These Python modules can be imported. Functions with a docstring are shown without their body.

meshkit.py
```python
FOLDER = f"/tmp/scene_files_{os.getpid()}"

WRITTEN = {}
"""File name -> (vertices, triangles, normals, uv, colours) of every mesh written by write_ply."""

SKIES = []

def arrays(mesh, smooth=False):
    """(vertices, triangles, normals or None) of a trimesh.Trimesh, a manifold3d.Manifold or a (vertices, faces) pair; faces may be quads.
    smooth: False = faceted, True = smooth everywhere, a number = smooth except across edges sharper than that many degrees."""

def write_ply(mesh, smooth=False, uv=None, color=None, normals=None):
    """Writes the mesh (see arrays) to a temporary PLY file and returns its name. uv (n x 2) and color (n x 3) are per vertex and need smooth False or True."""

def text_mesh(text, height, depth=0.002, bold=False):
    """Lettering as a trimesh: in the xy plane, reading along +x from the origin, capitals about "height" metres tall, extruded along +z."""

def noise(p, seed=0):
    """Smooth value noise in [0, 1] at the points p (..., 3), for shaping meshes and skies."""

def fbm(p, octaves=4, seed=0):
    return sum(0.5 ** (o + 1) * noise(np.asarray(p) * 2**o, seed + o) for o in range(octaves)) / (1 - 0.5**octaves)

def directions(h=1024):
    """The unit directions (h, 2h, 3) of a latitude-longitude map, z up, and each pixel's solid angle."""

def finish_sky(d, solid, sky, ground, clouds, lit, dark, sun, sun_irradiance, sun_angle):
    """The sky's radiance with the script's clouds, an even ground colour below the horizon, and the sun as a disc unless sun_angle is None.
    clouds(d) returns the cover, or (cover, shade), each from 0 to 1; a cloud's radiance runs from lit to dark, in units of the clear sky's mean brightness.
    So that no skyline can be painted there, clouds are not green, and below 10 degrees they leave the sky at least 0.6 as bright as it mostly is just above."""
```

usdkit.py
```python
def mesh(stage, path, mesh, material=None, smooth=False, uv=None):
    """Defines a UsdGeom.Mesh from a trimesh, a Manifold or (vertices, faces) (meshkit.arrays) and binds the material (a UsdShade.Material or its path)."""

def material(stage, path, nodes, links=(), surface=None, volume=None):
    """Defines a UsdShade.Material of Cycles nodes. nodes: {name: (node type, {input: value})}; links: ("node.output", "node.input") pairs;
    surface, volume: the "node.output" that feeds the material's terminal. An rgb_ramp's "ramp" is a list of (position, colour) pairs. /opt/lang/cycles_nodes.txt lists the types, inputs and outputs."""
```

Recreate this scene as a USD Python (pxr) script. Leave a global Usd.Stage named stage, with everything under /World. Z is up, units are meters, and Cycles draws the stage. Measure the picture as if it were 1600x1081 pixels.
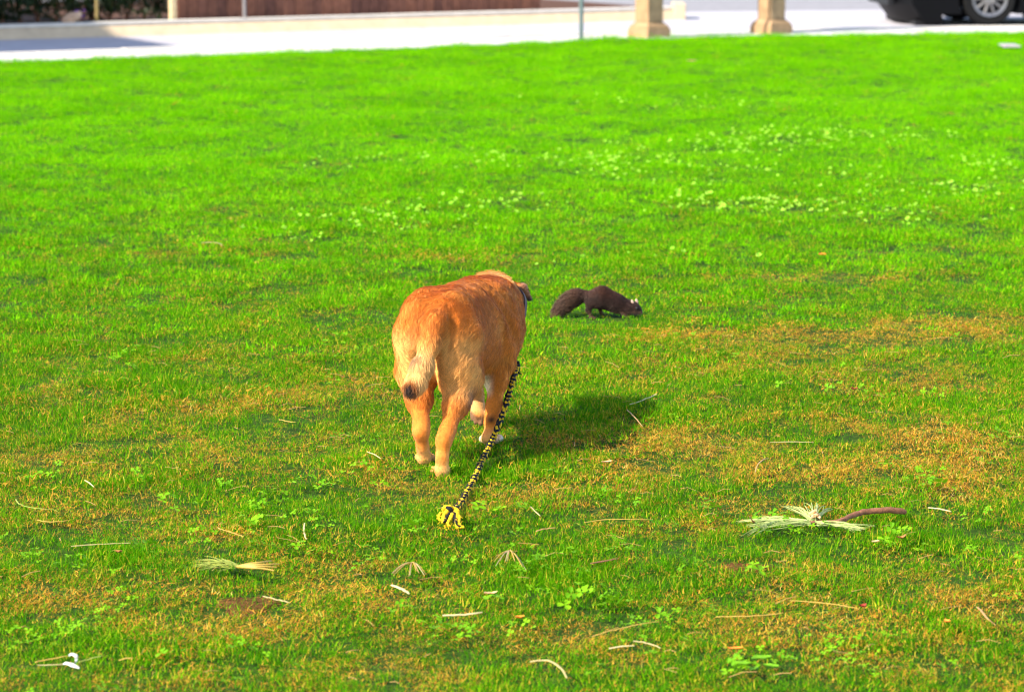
"""A tan dog trailing a rope leash walks across a sunlit lawn towards a squirrel; a pale road and stone pillars behind."""
import math, random
import numpy as np, trimesh, shapely.geometry as sg
import manifold3d as m3
import usdkit, meshkit
from pxr import Usd, UsdGeom, UsdLux, UsdShade, Gf, Sdf, Vt

stage = Usd.Stage.CreateInMemory()
UsdGeom.SetStageUpAxis(stage, UsdGeom.Tokens.z); UsdGeom.SetStageMetersPerUnit(stage, 1.0)
UsdGeom.Xform.Define(stage, '/World'); UsdGeom.Scope.Define(stage, '/World/Looks')

# ---------------------------------------------------------------- camera
FPX, CAM_H = 4500.0, 1.7                       # focal length in photograph pixels (1600 wide), eye height
TILT = math.atan(736.5 / FPX)
EXPOSURE = 1.38
cam = UsdGeom.Camera.Define(stage, '/World/camera')
cam.CreateHorizontalApertureAttr(36.0); cam.CreateVerticalApertureAttr(36.0 * 691 / 1024)
cam.CreateFocalLengthAttr(36.0 * FPX / 1600)
cam.CreateFStopAttr(5.6); cam.CreateFocusDistanceAttr(8.3)
cam.CreateExposureAttr(EXPOSURE)
cam.AddTranslateOp().Set(Gf.Vec3d(0, 0, CAM_H)); cam.AddRotateXOp().Set(90 - math.degrees(TILT))

# ---------------------------------------------------------------- sky and sun
SUN_AZ, SUN_EL = math.radians(34.0), math.radians(38.5)   # light travels right and away, from behind the viewer's left
TO_SUN = np.array([-math.cos(SUN_EL) * math.cos(SUN_AZ), -math.cos(SUN_EL) * math.sin(SUN_AZ), math.sin(SUN_EL)])
sky_mat = usdkit.material(stage, '/World/Looks/sky_look', {
    's': ('sky_texture', {'sky_type': 'single_scattering', 'sun_disc': False, 'sun_elevation': SUN_EL, 'sun_rotation': math.atan2(TO_SUN[0], TO_SUN[1])}),
    'b': ('background_shader', {'strength': 0.145})}, [('s.color', 'b.color')], surface='b.background')
dome = UsdLux.DomeLight.Define(stage, '/World/sky')
UsdShade.MaterialBindingAPI.Apply(dome.GetPrim()).Bind(sky_mat)
dome.GetPrim().SetCustomDataByKey('kind', 'structure')
sun = UsdLux.DistantLight.Define(stage, '/World/sun')
sun.CreateIntensityAttr(1.25); sun.CreateAngleAttr(0.55); sun.CreateNormalizeAttr(True); sun.CreateColorAttr(Gf.Vec3f(1.0, 0.93, 0.80))
sun.AddTransformOp().Set(Gf.Matrix4d().SetRotate(Gf.Rotation(Gf.Vec3d(0, 0, 1), Gf.Vec3d(*TO_SUN))))

# ---------------------------------------------------------------- where things of the photograph stand
_F = np.array([0, math.cos(TILT), -math.sin(TILT)]); _U = np.array([0, math.sin(TILT), math.cos(TILT)]); _C = np.array([0, 0, CAM_H])
def _ray(px, py): return _F + np.array([(px - 800) / FPX, 0, 0]) - (py - 540.5) / FPX * _U
def gp(px, py, z=0.0):
    """The point at height z that the photograph shows at this pixel."""
    d = _ray(px, py); return _C + d * ((z - CAM_H) / d[2])
def aty(px, py, y):
    d = _ray(px, py); return _C + d * (y / d[1])

def sfbm(p, octaves=4):
    """Signed fractal noise, about -1 to 1."""
    return np.clip((meshkit.fbm(p, octaves) - .5) * 3.2, -1, 1)

# ---------------------------------------------------------------- prim helpers
_names = {}
def numbered(parent, name):
    k = _names.get((parent, name), 0); _names[(parent, name)] = k + 1
    return f'{parent}/{name}' if k == 0 else f'{parent}/{name}_{k:03d}'
def tag(p, label=None, cat=None, group=None, kind=None):
    p = p.GetPrim() if hasattr(p, 'GetPrim') else p
    for k, v in (('label', label), ('category', cat), ('group', group), ('kind', kind)):
        if v: p.SetCustomDataByKey(k, v)
    return p
def path_of(parent): return '/World' if parent is None else str(parent.GetPath())
def obj(name, mesh, mat, parent=None, smooth=False, uv=None):
    return usdkit.mesh(stage, numbered(path_of(parent), name), mesh, mat, smooth, uv).GetPrim()
def thing(name, label, cat, loc=(0, 0, 0), rotz=0.0, group=None):
    x = UsdGeom.Xform.Define(stage, numbered('/World', name))
    x.AddTranslateOp().Set(Gf.Vec3d(*map(float, loc))); x.AddRotateZOp().Set(math.degrees(rotz))
    return tag(x.GetPrim(), label, cat, group)
def colour_primvar(prim, cols, interp):
    UsdGeom.PrimvarsAPI(prim).CreatePrimvar('tint', Sdf.ValueTypeNames.Color3fArray, interp).Set(Vt.Vec3fArray.FromNumpy(np.asarray(cols, np.float32)))
def curves(name, strands, widths, mat, parent, cols=None):
    """strands: (n, k, 3); widths (k,)"""
    n, k = strands.shape[:2]
    c = UsdGeom.BasisCurves.Define(stage, numbered(path_of(parent), name))
    c.CreateTypeAttr('linear'); c.CreatePointsAttr(Vt.Vec3fArray.FromNumpy(strands.reshape(-1, 3).astype(np.float32)))
    c.CreateCurveVertexCountsAttr(Vt.IntArray.FromNumpy(np.full(n, k, np.int32)))
    c.CreateWidthsAttr(Vt.FloatArray.FromNumpy(np.tile(np.asarray(widths, np.float32), n))); c.SetWidthsInterpolation('vertex')
    if cols is not None:
        colour_primvar(c.GetPrim(), np.repeat(cols, k, 0) if np.ndim(cols) == 2 else np.asarray(cols).reshape(-1, 3), 'vertex')
    UsdShade.MaterialBindingAPI.Apply(c.GetPrim()).Bind(mat)
    return c.GetPrim()
def box(lo, hi):
    m = trimesh.creation.box(np.subtract(hi, lo)); m.apply_translation((np.array(lo) + hi) / 2); return m
def bevel_box(lo, hi, r):
    lo, hi = np.array(lo, float), np.array(hi, float)
    pts = []
    for sx in (0, 1):
        for sy in (0, 1):
            for sz in (0, 1):
                c = np.where([sx, sy, sz], hi, lo); s = np.where([sx, sy, sz], -1, 1)
                for k in range(3):
                    q = c + s * r; q[k] = c[k]; pts.append(q)
    return trimesh.convex.convex_hull(np.array(pts))
def tube(path, radii, sides=6, flat=1.0, cap=True):
    """Closed tube along a polyline; flat squashes it vertically."""
    P = np.array(path, float); n = len(P); radii = np.broadcast_to(radii, n)
    T = np.gradient(P, axis=0); T /= np.linalg.norm(T, axis=1, keepdims=True)
    up = np.array([0, 0, 1.0]) if abs(T[:, 2]).max() < .9 else np.array([.3, 1.0, 0])
    S = np.cross(T, up); S /= np.linalg.norm(S, axis=1, keepdims=True); N = np.cross(S, T)
    a = np.linspace(0, 2 * np.pi, sides, endpoint=False)
    V = (P[:, None] + radii[:, None, None] * (np.cos(a)[None, :, None] * S[:, None] + flat * np.sin(a)[None, :, None] * N[:, None])).reshape(-1, 3)
    f = []
    for i in range(n - 1):
        for j in range(sides):
            p, q = i * sides + j, i * sides + (j + 1) % sides
            f += [[p, q, q + sides], [p, q + sides, p + sides]]
    if cap:
        V = np.vstack([V, P[0], P[-1]])
        for j in range(sides):
            f += [[n * sides, (j + 1) % sides, j], [n * sides + 1, (n - 1) * sides + j, (n - 1) * sides + (j + 1) % sides]]
    return trimesh.Trimesh(V, f, process=False)
def join(ms): return trimesh.util.concatenate(list(ms))
def spline(pts, n):
    P = np.array(pts, float); t = np.r_[0, np.cumsum(np.linalg.norm(np.diff(P, axis=0), axis=1))]
    from scipy.interpolate import PchipInterpolator
    return PchipInterpolator(t, P)(np.linspace(0, t[-1], n))

# ---------------------------------------------------------------- materials
def plain(name, col, rough=.6, spec=.3, var=.25, scale=12.0, bump=0.0, metallic=0.0, col2=None, detail=5.0, coat=0.0):
    """Principled with two-tone noise (in world space) and an optional fine bump."""
    c1 = np.array(col) * (1 - var); c2 = np.array(col2) if col2 is not None else np.minimum(np.array(col) * (1 + var), 1)
    nodes = {'g': ('geometry', {}), 'n': ('noise_texture', {'scale': scale, 'detail': detail, 'roughness': .6}),
             'r': ('rgb_ramp', {'ramp': [(.3, c1), (.7, c2)]}),
             'p': ('principled_bsdf', {'roughness': rough, 'specular_ior_level': spec, 'metallic': metallic, 'coat_weight': coat})}
    links = [('g.position', 'n.vector'), ('n.fac', 'r.fac'), ('r.color', 'p.base_color')]
    if bump:
        nodes['n2'] = ('noise_texture', {'scale': scale * 6, 'detail': 4.0}); nodes['b'] = ('bump', {'strength': bump, 'distance': .01})
        links += [('g.position', 'n2.vector'), ('n2.fac', 'b.height'), ('b.normal', 'p.normal')]
    return usdkit.material(stage, '/World/Looks/' + name, nodes, links, surface='p.BSDF')
def tinted(name, rough=.6, spec=.25, sheen=0.0, grain=.18, scale=220.0):
    """Takes its pigment from the mesh's or strands' own tint, with fine grain."""
    nodes = {'a': ('attribute', {'attribute': 'tint'}), 'g': ('geometry', {}), 'n': ('noise_texture', {'scale': scale, 'detail': 3.0}),
             'm': ('map_range', {'value': 0, 'from_min': .25, 'from_max': .75, 'to_min': 1 - grain, 'to_max': 1 + grain}),
             'v': ('vector_math', {'math_type': 'scale'}),
             'p': ('principled_bsdf', {'roughness': rough, 'specular_ior_level': spec, 'sheen_weight': sheen})}
    return usdkit.material(stage, '/World/Looks/' + name, nodes, [('g.position', 'n.vector'), ('n.fac', 'm.value'), ('a.color', 'v.vector1'), ('m.result', 'v.scale'), ('v.vector', 'p.base_color')], surface='p.BSDF')
def blade_look(name, ramp_a, ramp_b, patch=1.3, trans=.35, tip=None, rough=.5, spec=.3):
    """Grass: each blade its own tone (u of its map), two families of tones mixed by a slow patch pattern over the ground; v runs from root to tip."""
    tip = tip or (.30, .24, .06)
    nodes = {'t': ('texture_coordinate', {}), 'x': ('separate_xyz', {}), 'g': ('geometry', {}),
             'n': ('noise_texture', {'scale': patch, 'detail': 3.0, 'roughness': .6}),
             'k': ('map_range', {'from_min': .36, 'from_max': .64, 'to_min': 0, 'to_max': 1, 'clamp': True}),
             'ra': ('rgb_ramp', {'ramp': ramp_a}), 'rb': ('rgb_ramp', {'ramp': ramp_b}),
             'm': ('mix_color', {}), 'tm': ('map_range', {'from_min': .86, 'from_max': 1.05, 'to_min': 0, 'to_max': .5, 'clamp': True}),
             'm2': ('mix_color', {'b': tip}),
             'p': ('principled_bsdf', {'roughness': rough, 'specular_ior_level': spec}), 'tr': ('translucent_bsdf', {}), 'mc': ('mix_closure', {'fac': trans})}
    links = [('t.UV', 'x.vector'), ('x.x', 'ra.fac'), ('x.x', 'rb.fac'), ('g.position', 'n.vector'), ('n.fac', 'k.value'), ('k.result', 'm.fac'),
             ('ra.color', 'm.a'), ('rb.color', 'm.b'), ('x.y', 'tm.value'), ('tm.result', 'm2.fac'), ('m.result', 'm2.a'),
             ('m2.result', 'p.base_color'), ('m2.result', 'tr.color'), ('p.BSDF', 'mc.closure1'), ('tr.BSDF', 'mc.closure2')]
    return usdkit.material(stage, '/World/Looks/' + name, nodes, links, surface='mc.closure')

M = {}
M['concrete'] = plain('pale_concrete', (.45, .415, .385), .85, .2, .16, 3.0, .15)
M['asphalt'] = plain('worn_pale_asphalt', (.335, .315, .335), .9, .2, .10, 6.0, .2)
M['asphalt_far'] = plain('grey_asphalt', (.20, .19, .20), .9, .2, .12, 6.0, .2)
M['tan_concrete'] = plain('tan_concrete', (.46, .35, .23), .85, .2, .12, 7.0, .2)
M['ledge'] = plain('light_concrete', (.55, .50, .44), .85, .2, .10, 7.0, .2)
M['soil'] = plain('dry_soil', (.12, .055, .018), .95, .05, .5, 70.0, .9)
M['edge_soil'] = plain('dark_soil', (.07, .04, .022), .95, .1, .35, 30.0, .6)
M['mulch'] = plain('brown_mulch', (.09, .045, .03), .95, .1, .45, 40.0, .8)
M['stone'] = plain('tan_stone', (.27, .17, .088), .85, .2, .25, 9.0, .35)
M['fence'] = [plain(f'fence_wood_{w}', c, .8, .2, .25, 14.0, .3) for w, c in (('red', (.16, .065, .04)), ('brown', (.14, .058, .038)), ('dark', (.10, .042, .030)))]
M['cream_wood'] = plain('cream_wood', (.55, .42, .24), .75, .2, .15, 20.0, .2)
M['stake'] = plain('weathered_stake', (.22, .16, .06), .8, .2, .2, 20.0, .2)
M['pole'] = plain('grey_green_metal', (.13, .17, .17), .45, .5, .15, 30.0, 0, .5)
M['grey_pole'] = plain('grey_metal', (.22, .20, .20), .5, .5, .1, 30.0, 0, .5)
M['car'] = plain('black_paint', (.0025, .0025, .003), .5, .08, .1, 5.0)
M['rubber'] = plain('black_rubber', (.004, .004, .004), .85, .2, .2, 40.0)
M['plastic'] = plain('black_plastic', (.003, .003, .004), .6, .3, .1, 30.0)
M['rim'] = plain('dark_alloy', (.20, .19, .19), .4, .5, .1, 20.0, metallic=.8)
M['lamp'] = plain('clear_lamp', (.5, .5, .5), .1, .6, .05, 10.0)
M['car_glass'] = plain('dark_car_glass', (.01, .012, .014), .05, .6, .05, 3.0)
M['brick'] = plain('brown_brick', (.25, .13, .08), .85, .2, .2, 8.0, .3)
M['roof'] = plain('grey_roof', (.12, .11, .11), .8, .2, .2, 8.0, .3)
M['window'] = plain('building_glass', (.03, .035, .04), .05, .6, .05, 3.0)
M['white'] = plain('white_trim', (.7, .7, .68), .6, .3, .05, 8.0)
M['bark'] = plain('twig_bark', (.20, .085, .045), .85, .2, .35, 90.0, .5)
M['needle'] = plain('pale_pine_needle', (.20, .31, .07), .5, .15, .3, 60.0, col2=(.46, .48, .18))
M['straw'] = [plain(f'straw_{w}', c, .6, .3, .15, 40.0) for w, c in (('pale', (.34, .27, .11)), ('yellow', (.38, .24, .04)), ('tan', (.34, .19, .06)), ('cream', (.44, .35, .17)), ('green', (.24, .27, .04)))]
M['rock'] = plain('tan_rock', (.42, .28, .19), .9, .2, .2, 25.0, .3)
M['purple'] = plain('purple_petals', (.20, .06, .60), .6, .2, .3, 40.0)
M['leaf_red'] = plain('dark_red_leaf', (.22, .018, .010), .6, .3, .3, 60.0)
M['leaf_brown'] = plain('brown_leaf', (.30, .12, .035), .65, .3, .3, 60.0)
M['leaf_orange'] = plain('orange_leaf', (.70, .20, .02), .6, .3, .2, 60.0)
M['leaf_tan'] = plain('tan_leaf', (.60, .36, .16), .65, .3, .2, 60.0)
M['paper'] = plain('white_paper', (.42, .40, .38), .8, .2, .05, 30.0)
M['plate'] = plain('grey_cover', (.30, .26, .28), .8, .2, .2, 30.0, .3)
M['leaf_green'] = blade_look('broad_leaf', [(0, (.11, .30, .01)), (1, (.20, .42, .02))], [(0, (.09, .26, .008)), (1, (.17, .38, .015))], 2.0, .3, (.15, .32, .02), .6, .15)
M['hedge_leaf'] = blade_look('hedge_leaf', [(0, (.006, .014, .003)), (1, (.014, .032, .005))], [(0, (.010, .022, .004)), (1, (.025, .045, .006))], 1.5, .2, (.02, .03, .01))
M['fur'] = tinted('fur_strands', .55, .25, 0, .15, 150.0)
M['skin'] = tinted('fur_underlay', .75, .15, .1, .2, 160.0)
M['dark_skin'] = plain('dark_nose', (.012, .009, .008), .35, .5, .2, 60.0)
M['rope_black'] = plain('black_rope', (.010, .010, .012), .8, .2, .3, 400.0, .4)
M['rope_yellow'] = plain('yellow_rope', (.66, .40, .008), .8, .2, .2, 400.0, .4)
M['collar'] = plain('purple_grey_collar', (.055, .032, .040), .7, .3, .5, 300.0)
M['metal'] = plain('clasp_metal', (.3, .3, .3), .35, .5, .1, 30.0, metallic=.9)
# ---------------------------------------------------------------- setting
def strip(near, far, z_near, z_far):
    """Quads between two polylines of the same length."""
    a, b = np.array([(*p[:2], z_near) for p in near]), np.array([(*p[:2], z_far) for p in far])
    n = len(a); v = np.vstack([a, b])
    f = [[i, i + 1, n + i + 1, n + i] for i in range(n - 1)]
    return v, np.array(f)
def offset(line, d):
    """Polyline moved away (to its left) by d metres."""
    P = np.array(line)[:, :2]; T = np.gradient(P, axis=0); T /= np.linalg.norm(T, axis=1, keepdims=True)
    return P + d * np.stack([-T[:, 1], T[:, 0]], 1)
def extend(line, a=30.0, b=30.0):
    P = [np.array(p)[:2] for p in line]
    d0, d1 = P[0] - P[1], P[-1] - P[-2]
    return np.array([P[0] + d0 / np.linalg.norm(d0) * a, *P, P[-1] + d1 / np.linalg.norm(d1) * b])
LAWN_EDGE = np.array([gp(*p)[:2] for p in ((-60, 100), (25, 97), (300, 88), (600, 78), (900, 65), (1200, 57), (1577, 52), (1680, 51))])
LAWN_LINE = extend(LAWN_EDGE)
ROAD_Z = -.10
WALL_BASE = np.array([gp(*p, ROAD_Z)[:2] for p in ((-60, 66), (25, 63), (178, 58), (500, 46.5), (850, 37.5), (1066, 33))])

def ground_h(x, y):
    """Soft unevenness of the lawn."""
    return .008 * (np.sin(x * 5.1 + 1.3 * np.sin(y * 2.3)) * np.sin(y * 3.7 + .8) + .6 * np.sin(x * 9.7 + y * 4.1 + 1.0) * np.sin(y * 8.3 - x * 2.2))
# lawn soil: one sheet up to the lawn's edge
gx = np.linspace(-14, 14, 113); nrow = 220
ey = np.interp(gx, LAWN_LINE[:, 0], LAWN_LINE[:, 1])
u = np.linspace(0, 1, nrow)
X = np.repeat(gx[None], nrow, 0); Y = 1.0 + (ey[None] - 1.0) * u[:, None]
Z = ground_h(X, Y) * np.clip((ey[None] - Y) / .5, 0, 1) - .004
v = np.stack([X, Y, Z], -1).reshape(-1, 3)
ii, jj = np.meshgrid(np.arange(nrow - 1), np.arange(len(gx) - 1), indexing='ij'); a = (ii * len(gx) + jj).ravel()
M['lawn_soil'] = usdkit.material(stage, '/World/Looks/lawn_soil', {
    'g': ('geometry', {}), 'n': ('noise_texture', {'scale': 45.0, 'detail': 6.0, 'roughness': .7}), 'r': ('rgb_ramp', {'ramp': [(.3, (.010, .020, .003)), (.55, (.025, .060, .003)), (.75, (.12, .09, .02))]}),
    'b': ('bump', {'strength': .8, 'distance': .01}), 'p': ('principled_bsdf', {'roughness': .95, 'specular_ior_level': .1})},
    [('g.position', 'n.vector'), ('n.fac', 'r.fac'), ('r.color', 'p.base_color'), ('n.fac', 'b.height'), ('b.normal', 'p.normal')], surface='p.BSDF')
tag(obj('lawn', (v, np.stack([a, a + 1, a + len(gx) + 1, a + len(gx)], 1)), M['lawn_soil'], smooth=True), kind='structure')
s = 400.0
tag(obj('ground', (np.array([[-s, -s, -.30], [s, -s, -.30], [s, s, -.30], [-s, s, -.30]]), np.array([[0, 1, 2, 3]])), M['asphalt_far']), kind='structure')
# bare soil lip, pavement, kerb and road
lip = offset(LAWN_LINE, .10); pave_far = offset(LAWN_LINE, 1.15); kerb_far = offset(LAWN_LINE, 1.30)
lv, lf = strip(LAWN_LINE, lip, -.004, -.03)
tag(obj('lawn_edge', (lv, lf), M['edge_soil']), kind='structure')
# pavement in slabs with joints
def slabs(near, far, z, step, name, mat, gap=.008, depth=.05):
    P, Q = np.array(near), np.array(far)
    L = np.r_[0, np.cumsum(np.linalg.norm(np.diff(P, axis=0), axis=1))]
    par = tag(UsdGeom.Xform.Define(stage, numbered('/World', name)), kind='structure')
    base = strip(near, far, z - .012, z - .012); obj('bed', base, M['edge_soil'], par)
    k = 0; rng = np.random.default_rng(5)
    for s0 in np.arange(24.0, 46.0, step):
        c = []
        for s1, side in ((s0 + gap, P), (s0 + step - gap, P), (s0 + step - gap, Q), (s0 + gap, Q)):
            c.append([np.interp(s1, L, side[:, 0]), np.interp(s1, L, side[:, 1])])
        dz = rng.uniform(-.003, .003)
        top = np.array([[*p, z + dz] for p in c]); bot = np.array([[*p, z - depth] for p in c])
        m = trimesh.convex.convex_hull(np.vstack([top, bot])); obj(name + '_slab', m, mat, par)
    return par
slabs(lip, pave_far, 0.0, 1.5, 'pavement', M['concrete'])
slabs(offset(LAWN_LINE, 1.158), kerb_far, .012, .9, 'kerb', M['ledge'], .006, .14)
road_far = offset(LAWN_LINE, 30.0)
rv, rf = strip(kerb_far, offset(LAWN_LINE, 7.5), ROAD_Z, ROAD_Z)
tag(obj('road', (rv, rf), M['asphalt']), kind='structure')
# low tan retaining wall beyond the road with a bed behind it
_cf = np.polyfit(WALL_BASE[:, 0], WALL_BASE[:, 1], 1, w=[1, 2, 2, 1.5, 1, 1]); _xs = np.linspace(WALL_BASE[0, 0] - .5, WALL_BASE[-1, 0], 6)
WL = extend(np.stack([_xs, np.polyval(_cf, _xs)], 1), 20.0, .01)
wall = thing('retaining_wall', 'low tan concrete retaining wall with pale coping along the far side of the road', 'wall')
W0, W1, W2 = WL, offset(WL, .13), offset(WL, .36)
TOPZ = .055
fv, ff = strip(W0, W1, ROAD_Z - .005, TOPZ - .03); obj('wall_face', (fv, ff), M['tan_concrete'], wall, smooth=True)
ex = offset(WL, .118)
def prism_strip(n_, f_, z0, z1):
    a0, a1, b0, b1 = (np.array([(*p[:2], z) for p in q]) for q, z in ((n_, z0), (n_, z1), (f_, z0), (f_, z1)))
    n = len(a0); v = np.vstack([a0, a1, b1, b0]); f = []
    for i in range(n - 1):
        for k in range(4):
            p, q = k * n + i, ((k + 1) % 4) * n + i
            f.append([p, p + 1, q + 1, q])
    f += [[0, n, 2 * n, 3 * n], [n - 1, 4 * n - 1, 3 * n - 1, 2 * n - 1]]
    return v, np.array(f)
obj('coping', prism_strip(ex, W2, TOPZ - .03, TOPZ), M['ledge'], wall)
bv, bf = strip(W2, offset(WL, 6.0), TOPZ - .02, TOPZ - .02)
tag(obj('planting_bed', (bv, bf), M['mulch']), kind='structure')
endp = WL[-1]
obj('end_block', bevel_box((endp[0] - .10, endp[1] - .02, ROAD_Z - .02), (endp[0] + .05, endp[1] + .55, .10), .01), M['tan_concrete'], wall)

# wooden fence on the bed, board by board
def along(line, px_list):
    return line
def behind_wall(px, back):
    """Point this far behind the foot of the wall where the photograph's column px crosses it."""
    q = gp(px, 30, TOPZ); k = q[0] / q[1]; c0 = _cf[1] + back * math.hypot(1, _cf[0]); yy = c0 / (1 - _cf[0] * k); return np.array([k * yy, yy])
f0, f1 = behind_wall(277, .50), behind_wall(850, .50)
fence = thing('wooden_fence', 'reddish brown board fence on the bed behind the retaining wall', 'fence')
flen = np.linalg.norm(f1 - f0); fd = (f1 - f0) / flen; fa = math.atan2(fd[1], fd[0]); fn = np.array([-fd[1], fd[0]])
rng = np.random.default_rng(3)
nb = int(flen / .125)
for i in range(nb):
    w = .117; dz = rng.uniform(-.006, .006); dy = rng.uniform(-.004, .004)
    m = bevel_box((-w / 2, -.011, 0), (w / 2, .011, 1.25 + rng.uniform(-.008, .008)), .003)
    m.apply_transform(trimesh.transformations.rotation_matrix(fa + rng.uniform(-.01, .01), [0, 0, 1]))
    c = f0 + fd * (i + .5) * .125 + fn * dy
    m.apply_translation((*c, TOPZ - .015 + dz)); obj('board', m, M['fence'][rng.integers(3)], fence)
for zz in (.28, .95):
    m = box((0, .016, zz), (flen, .055, zz + .09)); m.apply_transform(trimesh.transformations.rotation_matrix(fa, [0, 0, 1])); m.apply_translation((*f0, TOPZ)); obj('rail', m, M['fence'][1], fence)
p = behind_wall(270, .44)
post = thing('fence_post', 'square cream wooden post at the left end of the brown board fence', 'post', (p[0], p[1], TOPZ - .03), fa)
obj('shaft', bevel_box((-.035, -.035, 0), (.035, .035, 1.4), .006), M['cream_wood'], post)
obj('cap', bevel_box((-.05, -.05, 1.4), (.05, .05, 1.44), .012), M['cream_wood'], post)
p = behind_wall(151, .42)
st = thing('wooden_stake', 'short thin tan stake standing in front of the dark hedge', 'stake', (p[0], p[1], TOPZ - .03))
obj('shaft', tube([(0, 0, 0), (.004, 0, .2), (.0, .004, .38)], [.02, .019, .016], 7), M['stake'], st); obj('tip', tube([(0, .004, .38), (0, .004, .42)], [.016, .002], 7), M['stake'], st)
p = behind_wall(382, .24)
gpst = thing('thin_grey_post', 'thin dark grey metal post on the tan wall in front of the board fence', 'post', (p[0], p[1], TOPZ - .01))
obj('shaft', tube([(0, 0, 0), (0, 0, 1.5)], .020, 10), M['grey_pole'], gpst); obj('foot_plate', bevel_box((-.05, -.05, 0), (.05, .05, .012), .003), M['grey_pole'], gpst)

# hedge: a mass of dark leaves on stems
def leaf_mass(n, centre, size, leaf, rng, ang=0.0):
    """Leaf-shaped quads scattered in an uneven box-like crown; returns verts, faces, uv."""
    pts = rng.uniform(-1, 1, (n * 3, 3)); bump = .85 + .2 * np.sin(pts[:, 0] * 9 + 2 * pts[:, 2]) * np.sin(pts[:, 2] * 5 + pts[:, 1] * 3)
    r = np.maximum(np.abs(pts[:, 1]), np.abs(pts[:, 2])); pts = pts[(r < bump) & (rng.random(len(pts)) < .35 + .65 * r ** 2)][:n]; n = len(pts)
    c = pts * np.array(size) / 2
    ca, sa = math.cos(ang), math.sin(ang); c = np.stack([c[:, 0] * ca - c[:, 1] * sa, c[:, 0] * sa + c[:, 1] * ca, c[:, 2]], 1) + centre
    d = rng.normal(size=(n, 3)); d /= np.linalg.norm(d, axis=1, keepdims=True); e = np.cross(d, rng.normal(size=(n, 3))); e /= np.linalg.norm(e, axis=1, keepdims=True)
    l = leaf * rng.uniform(.7, 1.3, (n, 1))
    v = np.stack([c - d * l / 2, c + e * l * .28, c + d * l / 2, c - e * l * .28], 1).reshape(-1, 3)
    f = np.arange(n * 4).reshape(-1, 4); rn = rng.random(n)
    uv = np.stack([np.repeat(rn, 4), np.tile([0, .5, .8, .5], n)], 1)
    return v, f, uv
rng = np.random.default_rng(8)
h0, h1 = behind_wall(-110, .62), behind_wall(284, .62)
hc = (h0 + h1) / 2; hl = np.linalg.norm(h1 - h0); ha = math.atan2(*(h1 - h0)[::-1])
hn = np.array([-math.sin(ha), math.cos(ha)])
hedge = thing('clipped_hedge', 'dark green clipped hedge in the shade behind the left end of the wall', 'hedge', (*(hc + hn * .35), TOPZ - .02), ha)
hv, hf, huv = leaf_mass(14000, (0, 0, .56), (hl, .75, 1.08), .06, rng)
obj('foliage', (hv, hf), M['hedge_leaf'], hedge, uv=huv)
for i in range(14):
    x = -hl / 2 + hl * (i + .5) / 14
    q = spline([(x, 0, 0), (x + rng.uniform(-.05, .05), rng.uniform(-.08, .08), .3), (x + rng.uniform(-.15, .15), rng.uniform(-.15, .15), .8)], 6)
    obj('stem', tube(q, np.linspace(.02, .007, 6), 6), M['bark'], hedge)
p = behind_wall(114, .30)
rk = trimesh.creation.icosphere(3, 1.0); rk.vertices *= np.array([.13, .08, .055]); rk.vertices += .02 * np.stack([meshkit.noise(rk.vertices * 14 + k) - .5 for k in (0, 9, 17)], 1)
rk.apply_transform(trimesh.transformations.rotation_matrix(-.45, [0, 1, 0])); rk.apply_translation((p[0] - .02, p[1] + .06, TOPZ + .05))
tag(obj('tan_rock', rk, M['rock'], smooth=40), 'tan rock lying on the wall coping in front of the hedge', 'rock')
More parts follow.
